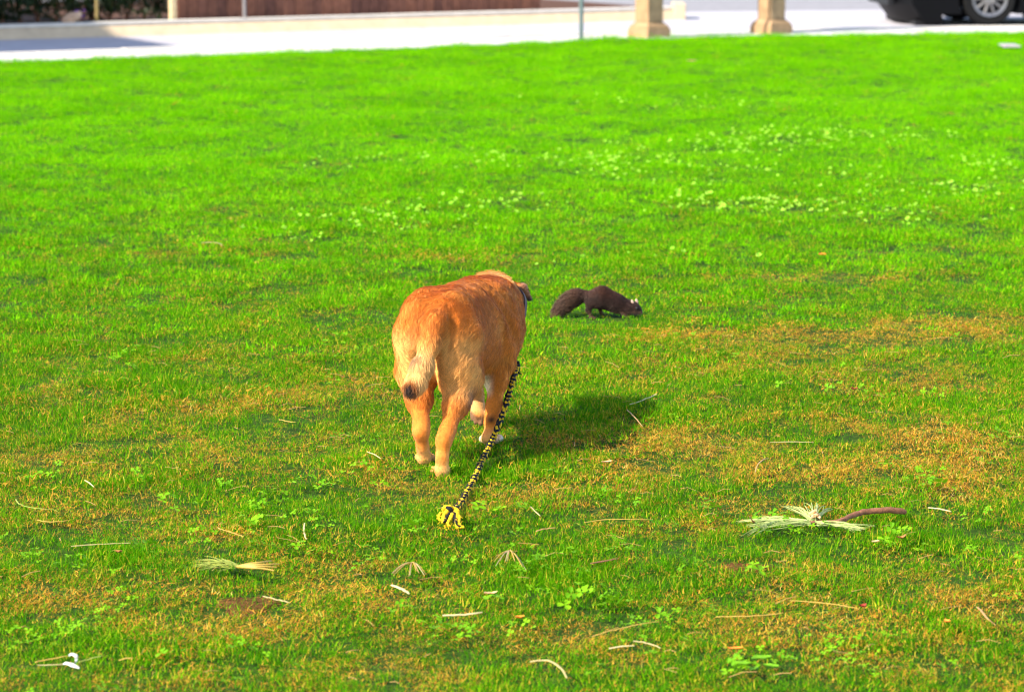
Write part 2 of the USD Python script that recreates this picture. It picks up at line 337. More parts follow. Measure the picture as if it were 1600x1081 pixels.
fl = thing('purple_flower', 'small plant with bright purple flowers beside the tan rock', 'flower', (p[0] + .06, p[1] + .14, TOPZ - .02))
def petals(c, r, rng):
    v, f = [], []
    for k in range(5):
        a = k * 2 * math.pi / 5 + rng.random()
        e = np.array([math.cos(a), math.sin(a), .4]); s_ = np.array([-math.sin(a), math.cos(a), 0])
        b = len(v); v += [c, c + e * r * .6 + s_ * r * .4, c + e * r, c + e * r * .6 - s_ * r * .4]; f.append([b, b + 1, b + 2, b + 3])
    return trimesh.Trimesh(np.array(v), np.vstack([np.array(f)[:, [0, 1, 2]], np.array(f)[:, [0, 2, 3]]]), process=False)
for i in range(9):
    c = np.array([rng.uniform(-.04, .05), rng.uniform(-.05, .05), rng.uniform(.06, .15)])
    obj('blossom', petals(c, .032, rng), M['purple'], fl); obj('stem', tube([(c[0] * .3, c[1] * .3, 0), c], .003, 5), M['bark'], fl)

# posts and pillars at the lawn's far edge
p = gp(908, 65)
pl = thing('green_grey_pole', 'slim grey-green metal pole at the lawn edge left of the stone pillars', 'pole', (p[0], p[1], -.03))
obj('shaft', tube([(0, 0, 0), (0, 0, 2.6)], .024, 14), M['pole'], pl); obj('collar', tube([(0, 0, .02), (0, 0, .045)], .034, 14), M['pole'], pl); obj('cap', tube([(0, 0, 2.6), (0, 0, 2.62)], [.028, .010], 14), M['pole'], pl)
def pillar(px, py, ang, label, seed):
    p = gp(px, py); rng = np.random.default_rng(seed)
    t = thing('stone_pillar', label, 'pillar', (p[0], p[1], -.03), ang, 'stone pillars at the lawn edge')
    def ring(pts):                                           # (half width, z) profile of a square pillar
        v = np.array([[sx * w, sy * w, z] for w, z in pts for sx, sy in ((-1, -1), (1, -1), (1, 1), (-1, 1))]); f = []
        for i in range(len(pts) - 1):
            for k in range(4):
                a, b = i * 4 + k, i * 4 + (k + 1) % 4; f.append([a, b, b + 4, a + 4])
        n = len(v); f += [[3, 2, 1, 0], [n - 4, n - 3, n - 2, n - 1]]
        m = trimesh.Trimesh(v, np.vstack([np.array(f)[:, [0, 1, 2]], np.array(f)[:, [0, 2, 3]]]), process=False)
        return m
    obj('plinth', ring([(.157, 0), (.162, .004), (.162, .108), (.155, .118)]), M['stone'], t)
    obj('base_moulding', ring([(.150, .118), (.152, .135), (.135, .155), (.112, .178), (.106, .19)]), M['stone'], t)
    z = .19
    for k in range(5):
        h = (.42, .45, .40, .44, .42)[k]; e = .004
        obj('shaft_block', ring([(.101, z + .002), (.104, z + .008), (.104 + rng.uniform(-.001, .001), z + h - .008), (.101, z + h)]), M['stone'], t); z += h
    obj('capital', ring([(.106, z), (.12, z + .03), (.15, z + .07), (.15, z + .12), (.145, z + .125)]), M['stone'], t)
PILLAR_ANG = math.radians(40)
pillar(1014, 58, PILLAR_ANG, 'sunlit tan stone pillar on a plinth, nearer the slim pole', 1)
pillar(1205, 52.5, PILLAR_ANG, 'stone pillar on a plinth with a shaded mossy left face, nearer the black car', 2)
p = gp(1574, 76)
cv = bevel_box((-.06, -.18, 0), (.10, .18, .022), .005); cv.apply_translation((p[0], p[1], .016)); tag(obj('ground_cover_plate', cv, M['plate']), 'small flat grey cover plate in the grass at the far right', 'plate')

# building standing out of view on the left whose shade falls over the road
bc = gp(288, 74, ROAD_Z)[:2]; BH = 9.0
P0 = bc + (BH - ROAD_Z) / math.tan(SUN_EL) * np.array([-math.cos(SUN_AZ), -math.sin(SUN_AZ)])
ang = math.atan2(.90, -.43)                                   # direction of its right side
bd = thing('brick_building', 'brown brick building out of view to the left, shading the road', 'building', (*P0, -.3), ang)
obj('wall', box((0, 0, 0), (14, 12, BH + .3)), M['brick'], bd)
rf_ = obj('roof', box((.5, .5, BH + .3), (13.5, 11.5, BH + .5)), M['roof'], bd)
for sd in range(5):
    for lev in range(2):
        x = 1.6 + sd * 2.6
        w = obj('window', box((x - .7, -.03, 1.2 + lev * 3.6), (x + .7, .05, 3.2 + lev * 3.6)), M['white'], bd)
        obj('pane', box((x - .6, -.045, 1.3 + lev * 3.6), (x + .6, -.031, 3.1 + lev * 3.6)), M['window'], w)
# ---------------------------------------------------------------- implicit modelling helpers
def surface_net(field, lo, hi, h):
    """Closed triangle mesh of field < 0 on a grid (naive surface nets)."""
    n = np.ceil((np.array(hi) - lo) / h).astype(int) + 1
    ax = [lo[k] + h * np.arange(n[k]) for k in range(3)]
    V = np.empty(n)
    for i in range(0, n[0], 16):
        X, Y, Z = np.meshgrid(ax[0][i:i + 16], ax[1], ax[2], indexing='ij')
        V[i:i + 16] = field(X, Y, Z)
    V[[0, -1]] = 1; V[:, [0, -1]] = 1; V[:, :, [0, -1]] = 1
    S = V < 0
    c = np.zeros(np.array(n) - 1, int)
    for a in (0, 1):
        for b in (0, 1):
            for d in (0, 1):
                c += S[a:n[0] - 1 + a, b:n[1] - 1 + b, d:n[2] - 1 + d]
    cell = np.argwhere((c > 0) & (c < 8))
    idx = -np.ones(np.array(n) - 1, int)
    idx[tuple(cell.T)] = np.arange(len(cell))
    acc, cnt = np.zeros((len(cell), 3)), np.zeros(len(cell))
    corners = [(a, b, d) for a in (0, 1) for b in (0, 1) for d in (0, 1)]
    for p in corners:
        for k in range(3):
            if p[k] == 0:
                q = list(p); q[k] = 1
                v0, v1 = V[tuple((cell + p).T)], V[tuple((cell + q).T)]
                m = (v0 < 0) != (v1 < 0)
                t = np.where(m, v0 / np.where(m, v0 - v1, 1), 0)
                pos = cell + np.array(p, float); pos[:, k] += t
                acc[m] += pos[m]; cnt[m] += 1
    verts = np.array(lo) + h * acc / cnt[:, None]
    quads = []
    for k in range(3):
        u, w = (k + 1) % 3, (k + 2) % 3
        s0 = [slice(None)] * 3; s1 = [slice(None)] * 3
        s0[k], s1[k] = slice(0, n[k] - 1), slice(1, n[k])
        e = np.argwhere(S[tuple(s0)] != S[tuple(s1)])
        e = e[(e[:, u] > 0) & (e[:, w] > 0) & (e[:, u] < n[u] - 1) & (e[:, w] < n[w] - 1)]
        inside = S[tuple(e.T)]
        def at(du, dw):
            q = e.copy(); q[:, u] -= du; q[:, w] -= dw
            return idx[tuple(q.T)]
        quad = np.stack([at(1, 1), at(0, 1), at(0, 0), at(1, 0)], 1)
        quad[~inside] = quad[~inside][:, ::-1]
        quads.append(quad)
    Q = np.vstack(quads)
    return verts, np.vstack([Q[:, [0, 1, 2]], Q[:, [0, 2, 3]]])

def cone(X, Y, Z, a, b, ra, rb):
    """Tapered capsule from a (radius ra) to b (radius rb)."""
    a, b = np.array(a, float), np.array(b, float)
    d = b - a
    t = np.clip(((X - a[0]) * d[0] + (Y - a[1]) * d[1] + (Z - a[2]) * d[2]) / (d @ d), 0, 1)
    return np.sqrt((X - a[0] - t * d[0]) ** 2 + (Y - a[1] - t * d[1]) ** 2 + (Z - a[2] - t * d[2]) ** 2) - (ra + (rb - ra) * t)

def blob(X, Y, Z, c, r, rot=None):
    """Ellipsoid with centre c and half axes r; rot = 3x3 rows are its axes."""
    P = [X - c[0], Y - c[1], Z - c[2]]
    if rot is not None:
        P = [rot[k][0] * P[0] + rot[k][1] * P[1] + rot[k][2] * P[2] for k in range(3)]
    q = np.sqrt((P[0] / r[0]) ** 2 + (P[1] / r[1]) ** 2 + (P[2] / r[2]) ** 2)
    return (q - 1) * min(r)

def smin(a, b, k):
    h = np.clip(0.5 + 0.5 * (b - a) / k, 0, 1)
    return b * (1 - h) + a * h - k * h * (1 - h)

def chain(X, Y, Z, pts, k=0.012):
    d = None
    for (a, ra), (b, rb) in zip(pts, pts[1:]):
        e = cone(X, Y, Z, a, b, ra, rb)
        d = e if d is None else smin(d, e, k)
    return d

def pitch(deg):
    c, s = math.cos(math.radians(deg)), math.sin(math.radians(deg))
    return [[c, 0, s], [0, 1, 0], [-s, 0, c]]

def vnormals(v, f):
    n = np.zeros_like(v)
    fn = np.cross(v[f[:, 1]] - v[f[:, 0]], v[f[:, 2]] - v[f[:, 0]])
    for k in range(3):
        np.add.at(n, f[:, k], fn)
    return n / np.maximum(np.linalg.norm(n, axis=1, keepdims=True), 1e-12)
# ---------------------------------------------------------------- dog: shape (local: x forward, y left, z up, origin under the hips)
DOG_O, DOG_PHI = np.array([-0.212, 8.30, 0.0]), math.radians(15.5)
DOG_AX = np.array([[math.sin(DOG_PHI), math.cos(DOG_PHI), 0], [-math.cos(DOG_PHI), math.sin(DOG_PHI), 0], [0, 0, 1.0]])

_tx = np.array([-.10, -.07, -.04, 0, .1, .2, .3, .4, .48, .55, .62])
_top = np.array([.41, .460, .482, .497, .503, .498, .491, .483, .476, .466, .44])
_bot = np.array([.36, .32, .29, .272, .245, .218, .195, .180, .20, .25, .33])
_wid = np.array([.04, .070, .088, .097, .098, .102, .105, .104, .098, .088, .076])
from scipy.interpolate import PchipInterpolator as _P
_ft, _fb, _fw = _P(_tx, _top), _P(_tx, _bot), _P(_tx, _wid)

def dog_field(X, Y, Z):
    xc = np.clip(X, -.10, .62)
    top, bot, wid = _ft(xc), _fb(xc), _fw(xc)
    cz, az = (top + bot) / 2, (top - bot) / 2
    yy, zz = np.abs(Y) / wid, (Z - cz) / az
    e = np.sqrt((X - xc) ** 2)
    q = (yy ** 2.1 + np.abs(zz) ** 2.1) ** (1 / 2.1)
    d = (q - 1) * np.minimum(wid, az) * .9
    d = np.where(e > 0, np.sqrt(np.maximum(d, 0) ** 2 + e ** 2) + np.minimum(d, 0) * 0, d)
    # spine dip behind the withers, muscle ridges
    # haunches
    for s in (1, -1):
        d = smin(d, blob(X, Y, Z, (-.005, s * .052, .375), (.11, .058, .11)), .05)
    # right hind leg, stretched back
    L = chain(X, Y, Z, [((-.005, -.060, .36), .070), ((-.035, -.076, .265), .056), ((-.11, -.085, .195), .033), ((-.196, -.082, .128), .0180), ((-.229, -.081, .106), .0165), ((-.240, -.080, .060), .0120), ((-.238, -.079, .03), .0155)], .03)
    L = smin(L, cone(X, Y, Z, (-.236, -.078, .021), (-.190, -.066, .016), .021, .018), .014)
    L = smin(L, blob(X, Y, Z, (-.062, -.074, .265), (.052, .05, .072), pitch(35)), .03)
    for j, yy_ in enumerate((-.086, -.072, -.057, -.044)):
        L = smin(L, cone(X, Y, Z, (-.205, yy_, .016), (-.181 + .008 * (j in (1, 2)), yy_ + .008, .012), .0105, .0095), .005)
    d = smin(d, L, .035)
    # left hind leg, under the body
    L = chain(X, Y, Z, [((-.005, .060, .36), .070), ((.0, .068, .265), .056), ((-.045, .050, .185), .033), ((-.085, .030, .125), .0180), ((-.102, .026, .102), .0165), ((-.083, .027, .055), .0120), ((-.067, .028, .03), .0155)], .03)
    L = smin(L, cone(X, Y, Z, (-.063, .028, .02), (-.018, .040, .015), .022, .018), .014)
    for yy_ in (.017, .030, .044, .056):
        L = smin(L, cone(X, Y, Z, (-.031, yy_, .015), (-.006, yy_ + .006, .012), .0105, .0095), .005)
    d = smin(d, L, .035)
    # right front leg, on the ground
    L = chain(X, Y, Z, [((.42, -.068, .34), .058), ((.385, -.074, .235), .041), ((.345, -.077, .185), .029), ((.31, -.078, .11), .0205), ((.285, -.079, .070), .0195), ((.268, -.077, .035), .0170)], .025)
    L = smin(L, cone(X, Y, Z, (.262, -.076, .022), (.31, -.066, .016), .024, .021), .012)
    L = smin(L, blob(X, Y, Z, (.266, -.081, .080), (.012, .011, .012)), .01)
    for yy_ in (-.098, -.083, -.067, -.052):
        L = smin(L, cone(X, Y, Z, (.275, yy_, .016), (.322, yy_ + .006, .012), .0115, .0105), .005)
    d = smin(d, L, .03)
    # left front leg, lifted and folded
    L = chain(X, Y, Z, [((.43, .090, .32), .07), ((.40, .085, .22), .05), ((.43, .060, .165), .036), ((.470, .034, .128), .0225), ((.462, .024, .108), .021), ((.440, .012, .085), .019)], .022)
    L = smin(L, cone(X, Y, Z, (.438, .010, .082), (.418, .002, .060), .021, .019), .012)
    for yy_, dz_ in ((-.022, .006), (-.006, -.004), (.010, -.002), (.023, .008)):
        L = smin(L, cone(X, Y, Z, (.424, yy_ - .001, .066), (.410 + dz_, yy_ - .002, .042 + dz_), .0095, .0080), .004)
    d = smin(d, L, .03)
    # shoulders and chest
    for s in (1, -1):
        d = smin(d, blob(X, Y, Z, (.425, s * .060, .335), (.085, .042, .115), pitch(-20)), .04)
    d = smin(d, blob(X, Y, Z, (.50, 0, .29), (.075, .10, .095)), .04)
    # neck with a thick roll, head held low
    d = smin(d, cone(X, Y, Z, (.50, 0, .36), (.635, .012, .375), .100, .080), .045)
    d = smin(d, blob(X, Y, Z, (.575, .008, .416), (.042, .072, .068), pitch(-18)), .022)
    d = smin(d, blob(X, Y, Z, (.70, .018, .365), (.082, .078, .068), pitch(-14)), .03)
    d = smin(d, cone(X, Y, Z, (.745, .022, .34), (.825, .03, .305), .050, .040), .025)
    d = smin(d, blob(X, Y, Z, (.862, .035, .307), (.016, .02, .014)), .008)
    for s in (1, -1):
        d = smin(d, cone(X, Y, Z, (.77, .024 + s * .03, .315), (.82, .03 + s * .022, .285), .026, .018), .012)
        d = smin(d, blob(X, Y, Z, (.765, .022 + s * .042, .377), (.018, .014, .010)), .012)
        # folded ears
        eo = np.array([.672, .030 + s * .064, .417])
        d = smin(d, cone(X, Y, Z, eo, eo + (-.014, s * .038, .008), .017, .0135), .012)
        d = smin(d, cone(X, Y, Z, eo + (-.014, s * .038, .008), eo + (.0, s * .058, -.028), .0130, .007), .008)
    # tail hanging, blunt end turned towards the rear
    T = chain(X, Y, Z, [((-.050, -.030, .458), .030), ((-.105, -.028, .430), .030), ((-.152, -.018, .372), .0255), ((-.180, -.005, .312), .0230), ((-.200, .008, .268), .0225), ((-.232, .014, .252), .0222)], .02)
    d = smin(d, T, .022)
    d = d + .011 * np.exp(-((Y + .062) / .016) ** 2 - ((X + .10) / .035) ** 2 - ((Z - .40) / .06) ** 2)      # crease beside the tail
    # cleft between the buttocks and the thighs, flank tuck
    d = np.maximum(d, -(cone(X, Y, Z, (-.135, 0, .40), (-.09, 0, .27), .010, .026))) if False else d
    d = d + .018 * np.exp(-((Y) / .018) ** 2 - ((X + .105) / .03) ** 2) * ((Z < .40) & (Z > .22)) * 0
    return d
# ---------------------------------------------------------------- dog: body, coat, collar
def mixc(a, b, t): return a * (1 - t[:, None]) + np.array(b) * t[:, None]
def sstep(x, a, b):
    t = np.clip((x - a) / (b - a), 0, 1); return t * t * (3 - 2 * t)
def dog_tint(p, rng_noise=True):
    x, y, z = p.T
    n1 = sfbm(p * 14.0); n2 = sfbm(p * np.array([40, 40, 25]) + 7.0)
    c = np.tile(np.array([.52, .155, .016]), (len(p), 1))
    c = mixc(c, (.40, .090, .006), sstep(z + .02 * n1, .40, .49) * .75)                      # redder along the back
    c = mixc(c, (.66, .28, .05), sstep(n1, -.1, .7) * .40)
    c = mixc(c, (.82, .45, .13), sstep(-x + .05 * n1, .0, .09) * sstep(-z, -.43, -.34) * sstep(z, .19, .25) * (.62 + .3 * sstep(y, .0, .05)))   # paler backs of the thighs
    c = mixc(c, (.82, .50, .17), np.exp(-((x - .578) / .035) ** 2) * sstep(z, .40, .46) * .7)   # pale roll of the neck
    c = mixc(c, (.80, .68, .52), sstep(-z, -.225, -.195) * sstep(x, .12, .22) * sstep(-np.abs(y), -.085, -.05) * sstep(z, .13, .17))  # belly, chest
    c = mixc(c, (.50, .27, .10), sstep(x, .39, .42) * sstep(-z, -.16, -.10) * sstep(y, -.05, -.02) * .8)
    c = mixc(c, (.50, .14, .016), sstep(-x, .02, .07) * np.exp(-((z - .165) / .05) ** 2) * .7)
    c = mixc(c, (.74, .40, .13), sstep(-z, -.075, -.02) * .5 + .15 * sstep(-z, -.15, -.08) * sstep(n1, -.2, .4))                                 # lower legs, paws
    c = mixc(c, (.82, .76, .68), sstep(-z, -.035, -.014) * sstep(x, .24, .30) * .9)
    c = mixc(c, (.22, .13, .10), np.exp(-(((x + .085) / .04) ** 2 + ((z - .205) / .032) ** 2)) * sstep(-y, .07, .10) * .75)  # greyish patch above the hock
    tail = sstep(-x, .135, .165) * sstep(z, .225, .24) * (np.abs(y - .004) < .04)
    c = mixc(c, (.74, .43, .16), tail * sstep(-z, -.385, -.33) * .7); c = mixc(c, (.42, .11, .012), sstep(-x, .06, .09) * (np.abs(y + .01) < .045) * sstep(z, .37, .41) * .6)
    c = mixc(c, (.17, .10, .07), tail * np.exp(-((z - .335) / .018) ** 2) * sstep(y, -.03, .02) * .75)
    end = tail * sstep(-x, .222, .238)
    c = mixc(c, (.24, .075, .014), end)
    c = mixc(c, (.018, .009, .006), tail * sstep(-x, .243, .250))
    ear = sstep(np.abs(y - .03), .082, .10) * (x > .60) * (x < .72)
    c = mixc(c, (.16, .075, .05), ear * .8); c = mixc(c, (.045, .026, .028), ear * sstep(-z, -.405, -.385))
    c = mixc(c, (.02, .012, .010), np.exp(-(((x - .258) / .012) ** 2 + ((y + .083) / .012) ** 2 + ((z - .080) / .010) ** 2)))   # pad of the wrist
    c = mixc(c, (.03, .02, .018), (x < .432) * (x > .38) * (np.abs(y) < .04) * sstep(-z + .4 * (y + .01), -.066, -.050) * (z > .02) * .8)
    c = mixc(c, (.05, .03, .025), sstep(x, .80, .84) * sstep(-z, -.33, -.30) * .6)
    return np.clip(c * (1 + .16 * n2[:, None]), .004, .92)
rng = np.random.default_rng(21)
dv, df = surface_net(dog_field, np.array([-.30, -.2, -.008]), np.array([.90, .2, .54]), .0048)
dn = vnormals(dv, df)
# loose skin: soft folds behind the shoulder, on the flank and the rump
fold = .0036 * np.sin(dv[:, 0] * 78 + 24 * dv[:, 2] + 2.2 * np.sin(dv[:, 2] * 17)) * np.exp(-((dv[:, 0] - .36) / .09) ** 2) * sstep(dv[:, 2], .22, .30)
fold += .0034 * np.sin(dv[:, 0] * 70 + 50 * dv[:, 1] + 3 * np.sin(dv[:, 2] * 20)) * np.exp(-((dv[:, 0] - .0) / .10) ** 2) * sstep(dv[:, 2], .36, .44)
fold += .0045 * sfbm(dv * 13.0) * sstep(dv[:, 2], .10, .2)
dv = dv + dn * fold[:, None]; dn = vnormals(dv, df)
dog = thing('dog', 'stocky tan dog walking away over the lawn with its tail hanging down', 'dog', DOG_O, math.pi / 2 - DOG_PHI)
body = obj('body', (dv, df), M['skin'], dog, smooth=True)
colour_primvar(body, dog_tint(dv), 'vertex')
# coat of short hairs lying back along the body
A = np.linalg.norm(np.cross(dv[df[:, 1]] - dv[df[:, 0]], dv[df[:, 2]] - dv[df[:, 0]]), axis=1)
def scatter_hair(v, f, nrm, area, n, rng, flow, length, lift, wild=.25):
    t = rng.choice(len(f), n, p=area / area.sum()); b = rng.random((n, 2)); b = np.where(b.sum(1, keepdims=True) > 1, 1 - b, b)
    w = np.stack([1 - b.sum(1), b[:, 0], b[:, 1]], 1)
    p = (v[f[t]] * w[..., None]).sum(1); nn = (nrm[f[t]] * w[..., None]).sum(1); nn /= np.linalg.norm(nn, axis=1, keepdims=True)
    g = flow(p) + rng.normal(0, wild, (n, 3)); g -= nn * (g * nn).sum(1, keepdims=True); g /= np.linalg.norm(g, axis=1, keepdims=True) + 1e-9
    l = length(p) * rng.uniform(.6, 1.25, n)[:, None]; k = lift * rng.uniform(.4, 1.7, n)[:, None]
    m = p + (g * .5 + nn * k * .7) * l; e = p + (g + nn * k * .8) * l
    return np.stack([p - nn * .001, m, e], 1), p
def dog_flow(p):
    x, y, z = p.T
    g = np.stack([-np.ones(len(p)), np.zeros(len(p)), -.45 * np.ones(len(p))], 1)
    low = sstep(-z, -.30, -.20)[:, None]; g = g * (1 - low) + np.array([-.15, 0, -1]) * low
    tl = (sstep(-x, .12, .16) * (z > .22))[:, None]; g = g * (1 - tl) + np.array([-.45, .05, -.9]) * tl
    g[:, 0] += .35 * sfbm(p * 11.0); g[:, 1] += .45 * sfbm(p * 11.0 + 31); g[:, 2] += .35 * sfbm(p * 11.0 + 57)
    return g
def dog_len(p):
    x, y, z = p.T
    l = .0045 + .0145 * sstep(z, .12, .26)
    l = l + .007 * (sstep(-x, .0, .1) * sstep(z, .2, .25) * sstep(-z, -.4, -.3)) + .003 * sstep(x, .45, .55)
    return (l * np.where((x > .60) & (np.abs(y - .03) > .08), .35, 1))[:, None]
hs, hp = scatter_hair(dv, df, dn, A, 95000, rng, dog_flow, dog_len, .16)
hc_ = dog_tint(hp) * rng.uniform(.58, 1.38, (len(hp), 1))
curves('coat', hs, [.0009, .00075, .0002], M['fur'], dog, np.clip(hc_, .003, .95))
for s in (1, -1):                                             # eyes
    e = trimesh.creation.icosphere(2, .0095); e.apply_translation((.782, .024 + s * .037, .386)); obj('eye', e, M['dark_skin'], dog, smooth=True)
nz = trimesh.creation.icosphere(3, 1.0); nz.vertices *= np.array([.012, .019, .014]); nz.apply_translation((.876, .036, .312)); obj('nose', nz, M['dark_skin'], dog, smooth=True)
# collar round the neck
cx0 = np.array([.605, .010, .362]); tilt = math.radians(-24)
ca = np.linspace(0, 2 * np.pi, 72, endpoint=False); ring = []
for a in ca:
    d = np.array([-math.sin(tilt) * math.sin(a), math.cos(a), math.cos(tilt) * math.sin(a)])
    rr = np.linspace(.04, .20, 161); q = cx0 + rr[:, None] * d
    fv_ = dog_field(q[:, 0], q[:, 1], q[:, 2]); i = np.argmax(fv_ > 0) if (fv_ > 0).any() else 160
    ring.append(cx0 + (rr[i] + .003) * d)
ring = np.array(ring); ring = (ring + np.roll(ring, 1, 0) + np.roll(ring, -1, 0)) / 3
ringo = cx0 + (ring - cx0) * 1.035; axis_ = np.array([math.cos(tilt), 0, math.sin(tilt)]) * .013
cvs = np.concatenate([ring - axis_, ringo - axis_, ringo + axis_, ring + axis_]); nR = len(ca); cf = []
for i in range(nR):
    for k in range(4):
        a, b = k * nR + i, k * nR + (i + 1) % nR; c2, d2 = ((k + 1) % 4) * nR + (i + 1) % nR, ((k + 1) % 4) * nR + i
        cf.append([a, b, c2, d2])
col = thing('dog_collar', 'purplish grey collar round the neck of the tan dog', 'collar', DOG_O, math.pi / 2 - DOG_PHI)
obj('band', (cvs, np.array(cf)), M['collar'], col)
low_i = int(np.argmin(ring[:, 2] + .9 * ring[:, 1])); LOWPT = ringo[low_i]
rg = trimesh.creation.torus(.013, .0022, major_sections=24, minor_sections=8); rg.apply_transform(trimesh.transformations.rotation_matrix(math.pi / 2, [0, 1, 0])); rg.apply_translation(LOWPT + (0, -.002, -.012)); obj('ring', rg, M['metal'], col)

# ---------------------------------------------------------------- rope leash
top_w = DOG_O + (LOWPT + (0, -.004, -.024)) @ DOG_AX
RP = [top_w, aty(808, 572, 8.83), aty(799, 602, 8.66), aty(788, 640, 8.54), aty(778, 666, 8.45), aty(768, 690, 8.375)]
RP += [gp(756, 714, .026), gp(744, 742, .022), gp(731, 766, .024), gp(722, 783, .022), gp(712, 795, .028)]
leash = thing('rope_leash', 'yellow and black braided rope leash trailing from the dog onto the grass', 'leash')
ctr = spline(RP, 420); tt = np.r_[0, np.cumsum(np.linalg.norm(np.diff(ctr, axis=0), axis=1))]
T = np.gradient(ctr, axis=0); T /= np.linalg.norm(T, axis=1, keepdims=True)
S_ = np.cross(T, [0.2, .1, 1.0]); S_ /= np.linalg.norm(S_, axis=1, keepdims=True); N_ = np.cross(S_, T)
def strand(ph, hand, r0, rs, pitch):
    a = ph + hand * 2 * np.pi * (tt + .010 * np.sin(tt * 23) + .006 * np.sin(tt * 61 + 1)) / pitch
    rr = r0 * (1 + .22 * np.cos(2 * a * 1.0 + ph))
    return tube(ctr + (rr * np.cos(a))[:, None] * S_ + (rr * np.sin(a))[:, None] * N_, rs, 7)
for k in range(2):
    obj('yellow_strand', strand(k * np.pi, 1, .0048, .0040, .058), M['rope_yellow'], leash, smooth=True)
    obj('black_strand', strand(k * np.pi + .5 * np.pi, -1, .0050, .0046 + .0011 * np.sin(tt * 47 + k), .058), M['rope_black'], leash, smooth=True)
kc = gp(706, 800, .032)
kn, kb = [], []
for j in range(4):
    a0 = j * 1.1; th = np.linspace(0, 2 * np.pi, 34)
    e1 = np.array([math.cos(a0), math.sin(a0), .2 * math.sin(j * 2.0)]); e2 = np.array([-math.sin(a0) * .6, math.cos(a0) * .6, .75]); e2 /= np.linalg.norm(e2)
    q = kc + np.array([-.004 * j, .004 * (j % 2), .003 * j]) + (.016 - .002 * j) * (np.cos(th)[:, None] * e1 + .75 * np.sin(th)[:, None] * e2)
    (kn if j != 2 else kb).append(tube(q, .0056 + .0006 * np.sin(th * 5 + j), 8))
obj('knot', join(kn), M['rope_yellow'], leash, smooth=True); obj('knot_strand', join(kb), M['rope_black'], leash, smooth=True)
for i, (pts, mt) in enumerate([([(702, 798), (692, 800), (685, 806), (689, 814)], 'rope_yellow'), ([(698, 800), (693, 806), (692, 815), (694, 818)], 'rope_yellow'), ([(706, 804), (703, 811), (699, 818), (703, 823)], 'rope_yellow'),
                               ([(712, 802), (717, 808), (716, 817), (724, 825)], 'rope_yellow'), ([(709, 803), (711, 811), (713, 820), (720, 824)], 'rope_black'), ([(703, 803), (697, 810), (694, 816)], 'rope_black'), ([(710, 800), (713, 810), (712, 819), (716, 826)], 'rope_yellow')]):
    q = spline([gp(*p, .034 - .006 * k) for k, p in enumerate(pts)], 26)
    obj('loose_end', tube(q + .0020 * np.stack([np.sin(np.arange(26) * 1.3), np.cos(np.arange(26) * 1.3), np.sin(np.arange(26) * 1.3 + 1)], 1), np.linspace(.0050, .0030, 26), 7), M[mt], leash, smooth=True)
fz = []
for k_ in range(46):
    c_ = gp(rng.uniform(684, 726), rng.uniform(806, 828), rng.uniform(.012, .034)); d_ = rng.normal(0, 1, 3) * (.006, .009, .004)
    fz.append(tube([c_ - d_ / 2, c_ + (0, 0, .003), c_ + d_ / 2], .0007, 4))
tag(obj('frayed_fibres', join(fz), M['rope_yellow'], leash), kind='stuff')
cl = bevel_box((-.008, -.008, -.022), (.008, .008, .016), .003); cl.apply_translation(ctr[14]); obj('clasp', cl, M['rope_black'], leash)
sp_ = spline([aty(806, 574, 8.82), aty(809, 582, 8.81), aty(814, 584, 8.80)], 10); obj('tag_end', tube(sp_, np.linspace(.006, .002, 10), 6), M['rope_black'], leash)

# ---------------------------------------------------------------- squirrel (local: x towards its head, y away from the viewer)
SQ_O = np.array([gp(925, 494)[0], gp(925, 494)[1], 0.008])
def sq_field(X, Y, Z):
    d = chain(X, Y, Z, [((.008, 0, .062), .031), ((.040, 0, .066), .037), ((.092, 0, .044), .031), ((.138, -.004, .028), .028)], .03)
    d = smin(d, blob(X, Y, Z, (.163, -.006, .026), (.027, .021, .024), pitch(-30)), .02)
    d = smin(d, cone(X, Y, Z, (.172, -.008, .018), (.186, -.009, .012), .017, .012), .012)
    for s, ox in ((1, .036), (-1, -.004)):
        d = smin(d, blob(X, Y, Z, (.016, s * .022, .058), (.032, .017, .028)), .015)
        d = smin(d, chain(X, Y, Z, [((ox, s * .024, .040), .0125), ((ox - .006, s * .028, .018), .0070), ((ox + .002, s * .029, -.008), .0052), ((ox + .016, s * .031, -.012), .0052)], .008), .01)
        d = smin(d, chain(X, Y, Z, [((.118, s * .020, .020), .012), ((.126, s * .022, .004), .007), ((.142, s * .023, -.010), .005)], .008), .01)
    # tail core
    tq = spline([(.012, 0, .060), (-.025, 0, .070), (-.065, .003, .062), (-.105, .006, .036), (-.140, .007, -.002)], 12)
    tr = np.interp(np.linspace(0, 1, 12), [0, .15, .4, .65, .88, 1], [.016, .0145, .0175, .0180, .0120, .005])
    d = smin(d, chain(X, Y, Z, [(a, b) for a, b in zip(tq, tr)], .012), .012)
    return d
def sq_tint(p):
    x, y, z = p.T; n = sfbm(p * 40.0)
    c = np.tile(np.array([.022, .009, .006]), (len(p), 1))
    c = mixc(c, (.052, .017, .008), sstep(z, .06, .1) * .7); c = mixc(c, (.058, .022, .009), sstep(-x, .02, .08) * .6)
    c = mixc(c, (.12, .06, .035), sstep(-z, -.022, -.010) * .5)
    return np.clip(c * (1 + .3 * n[:, None]), .003, .9)
qv, qf = surface_net(sq_field, np.array([-.17, -.07, -.025]), np.array([.22, .07, .13]), .0028); qn = vnormals(qv, qf)
M['squirrel_ear'] = plain('pale_ear', (.42, .27, .20), .7, .2, .3, 90.0)
sq = thing('squirrel', 'dark brown bushy-tailed squirrel nosing in the grass ahead of the dog', 'squirrel', SQ_O, math.radians(-4))
qb = obj('body', (qv, qf), M['skin'], sq, smooth=True); colour_primvar(qb, sq_tint(qv), 'vertex')
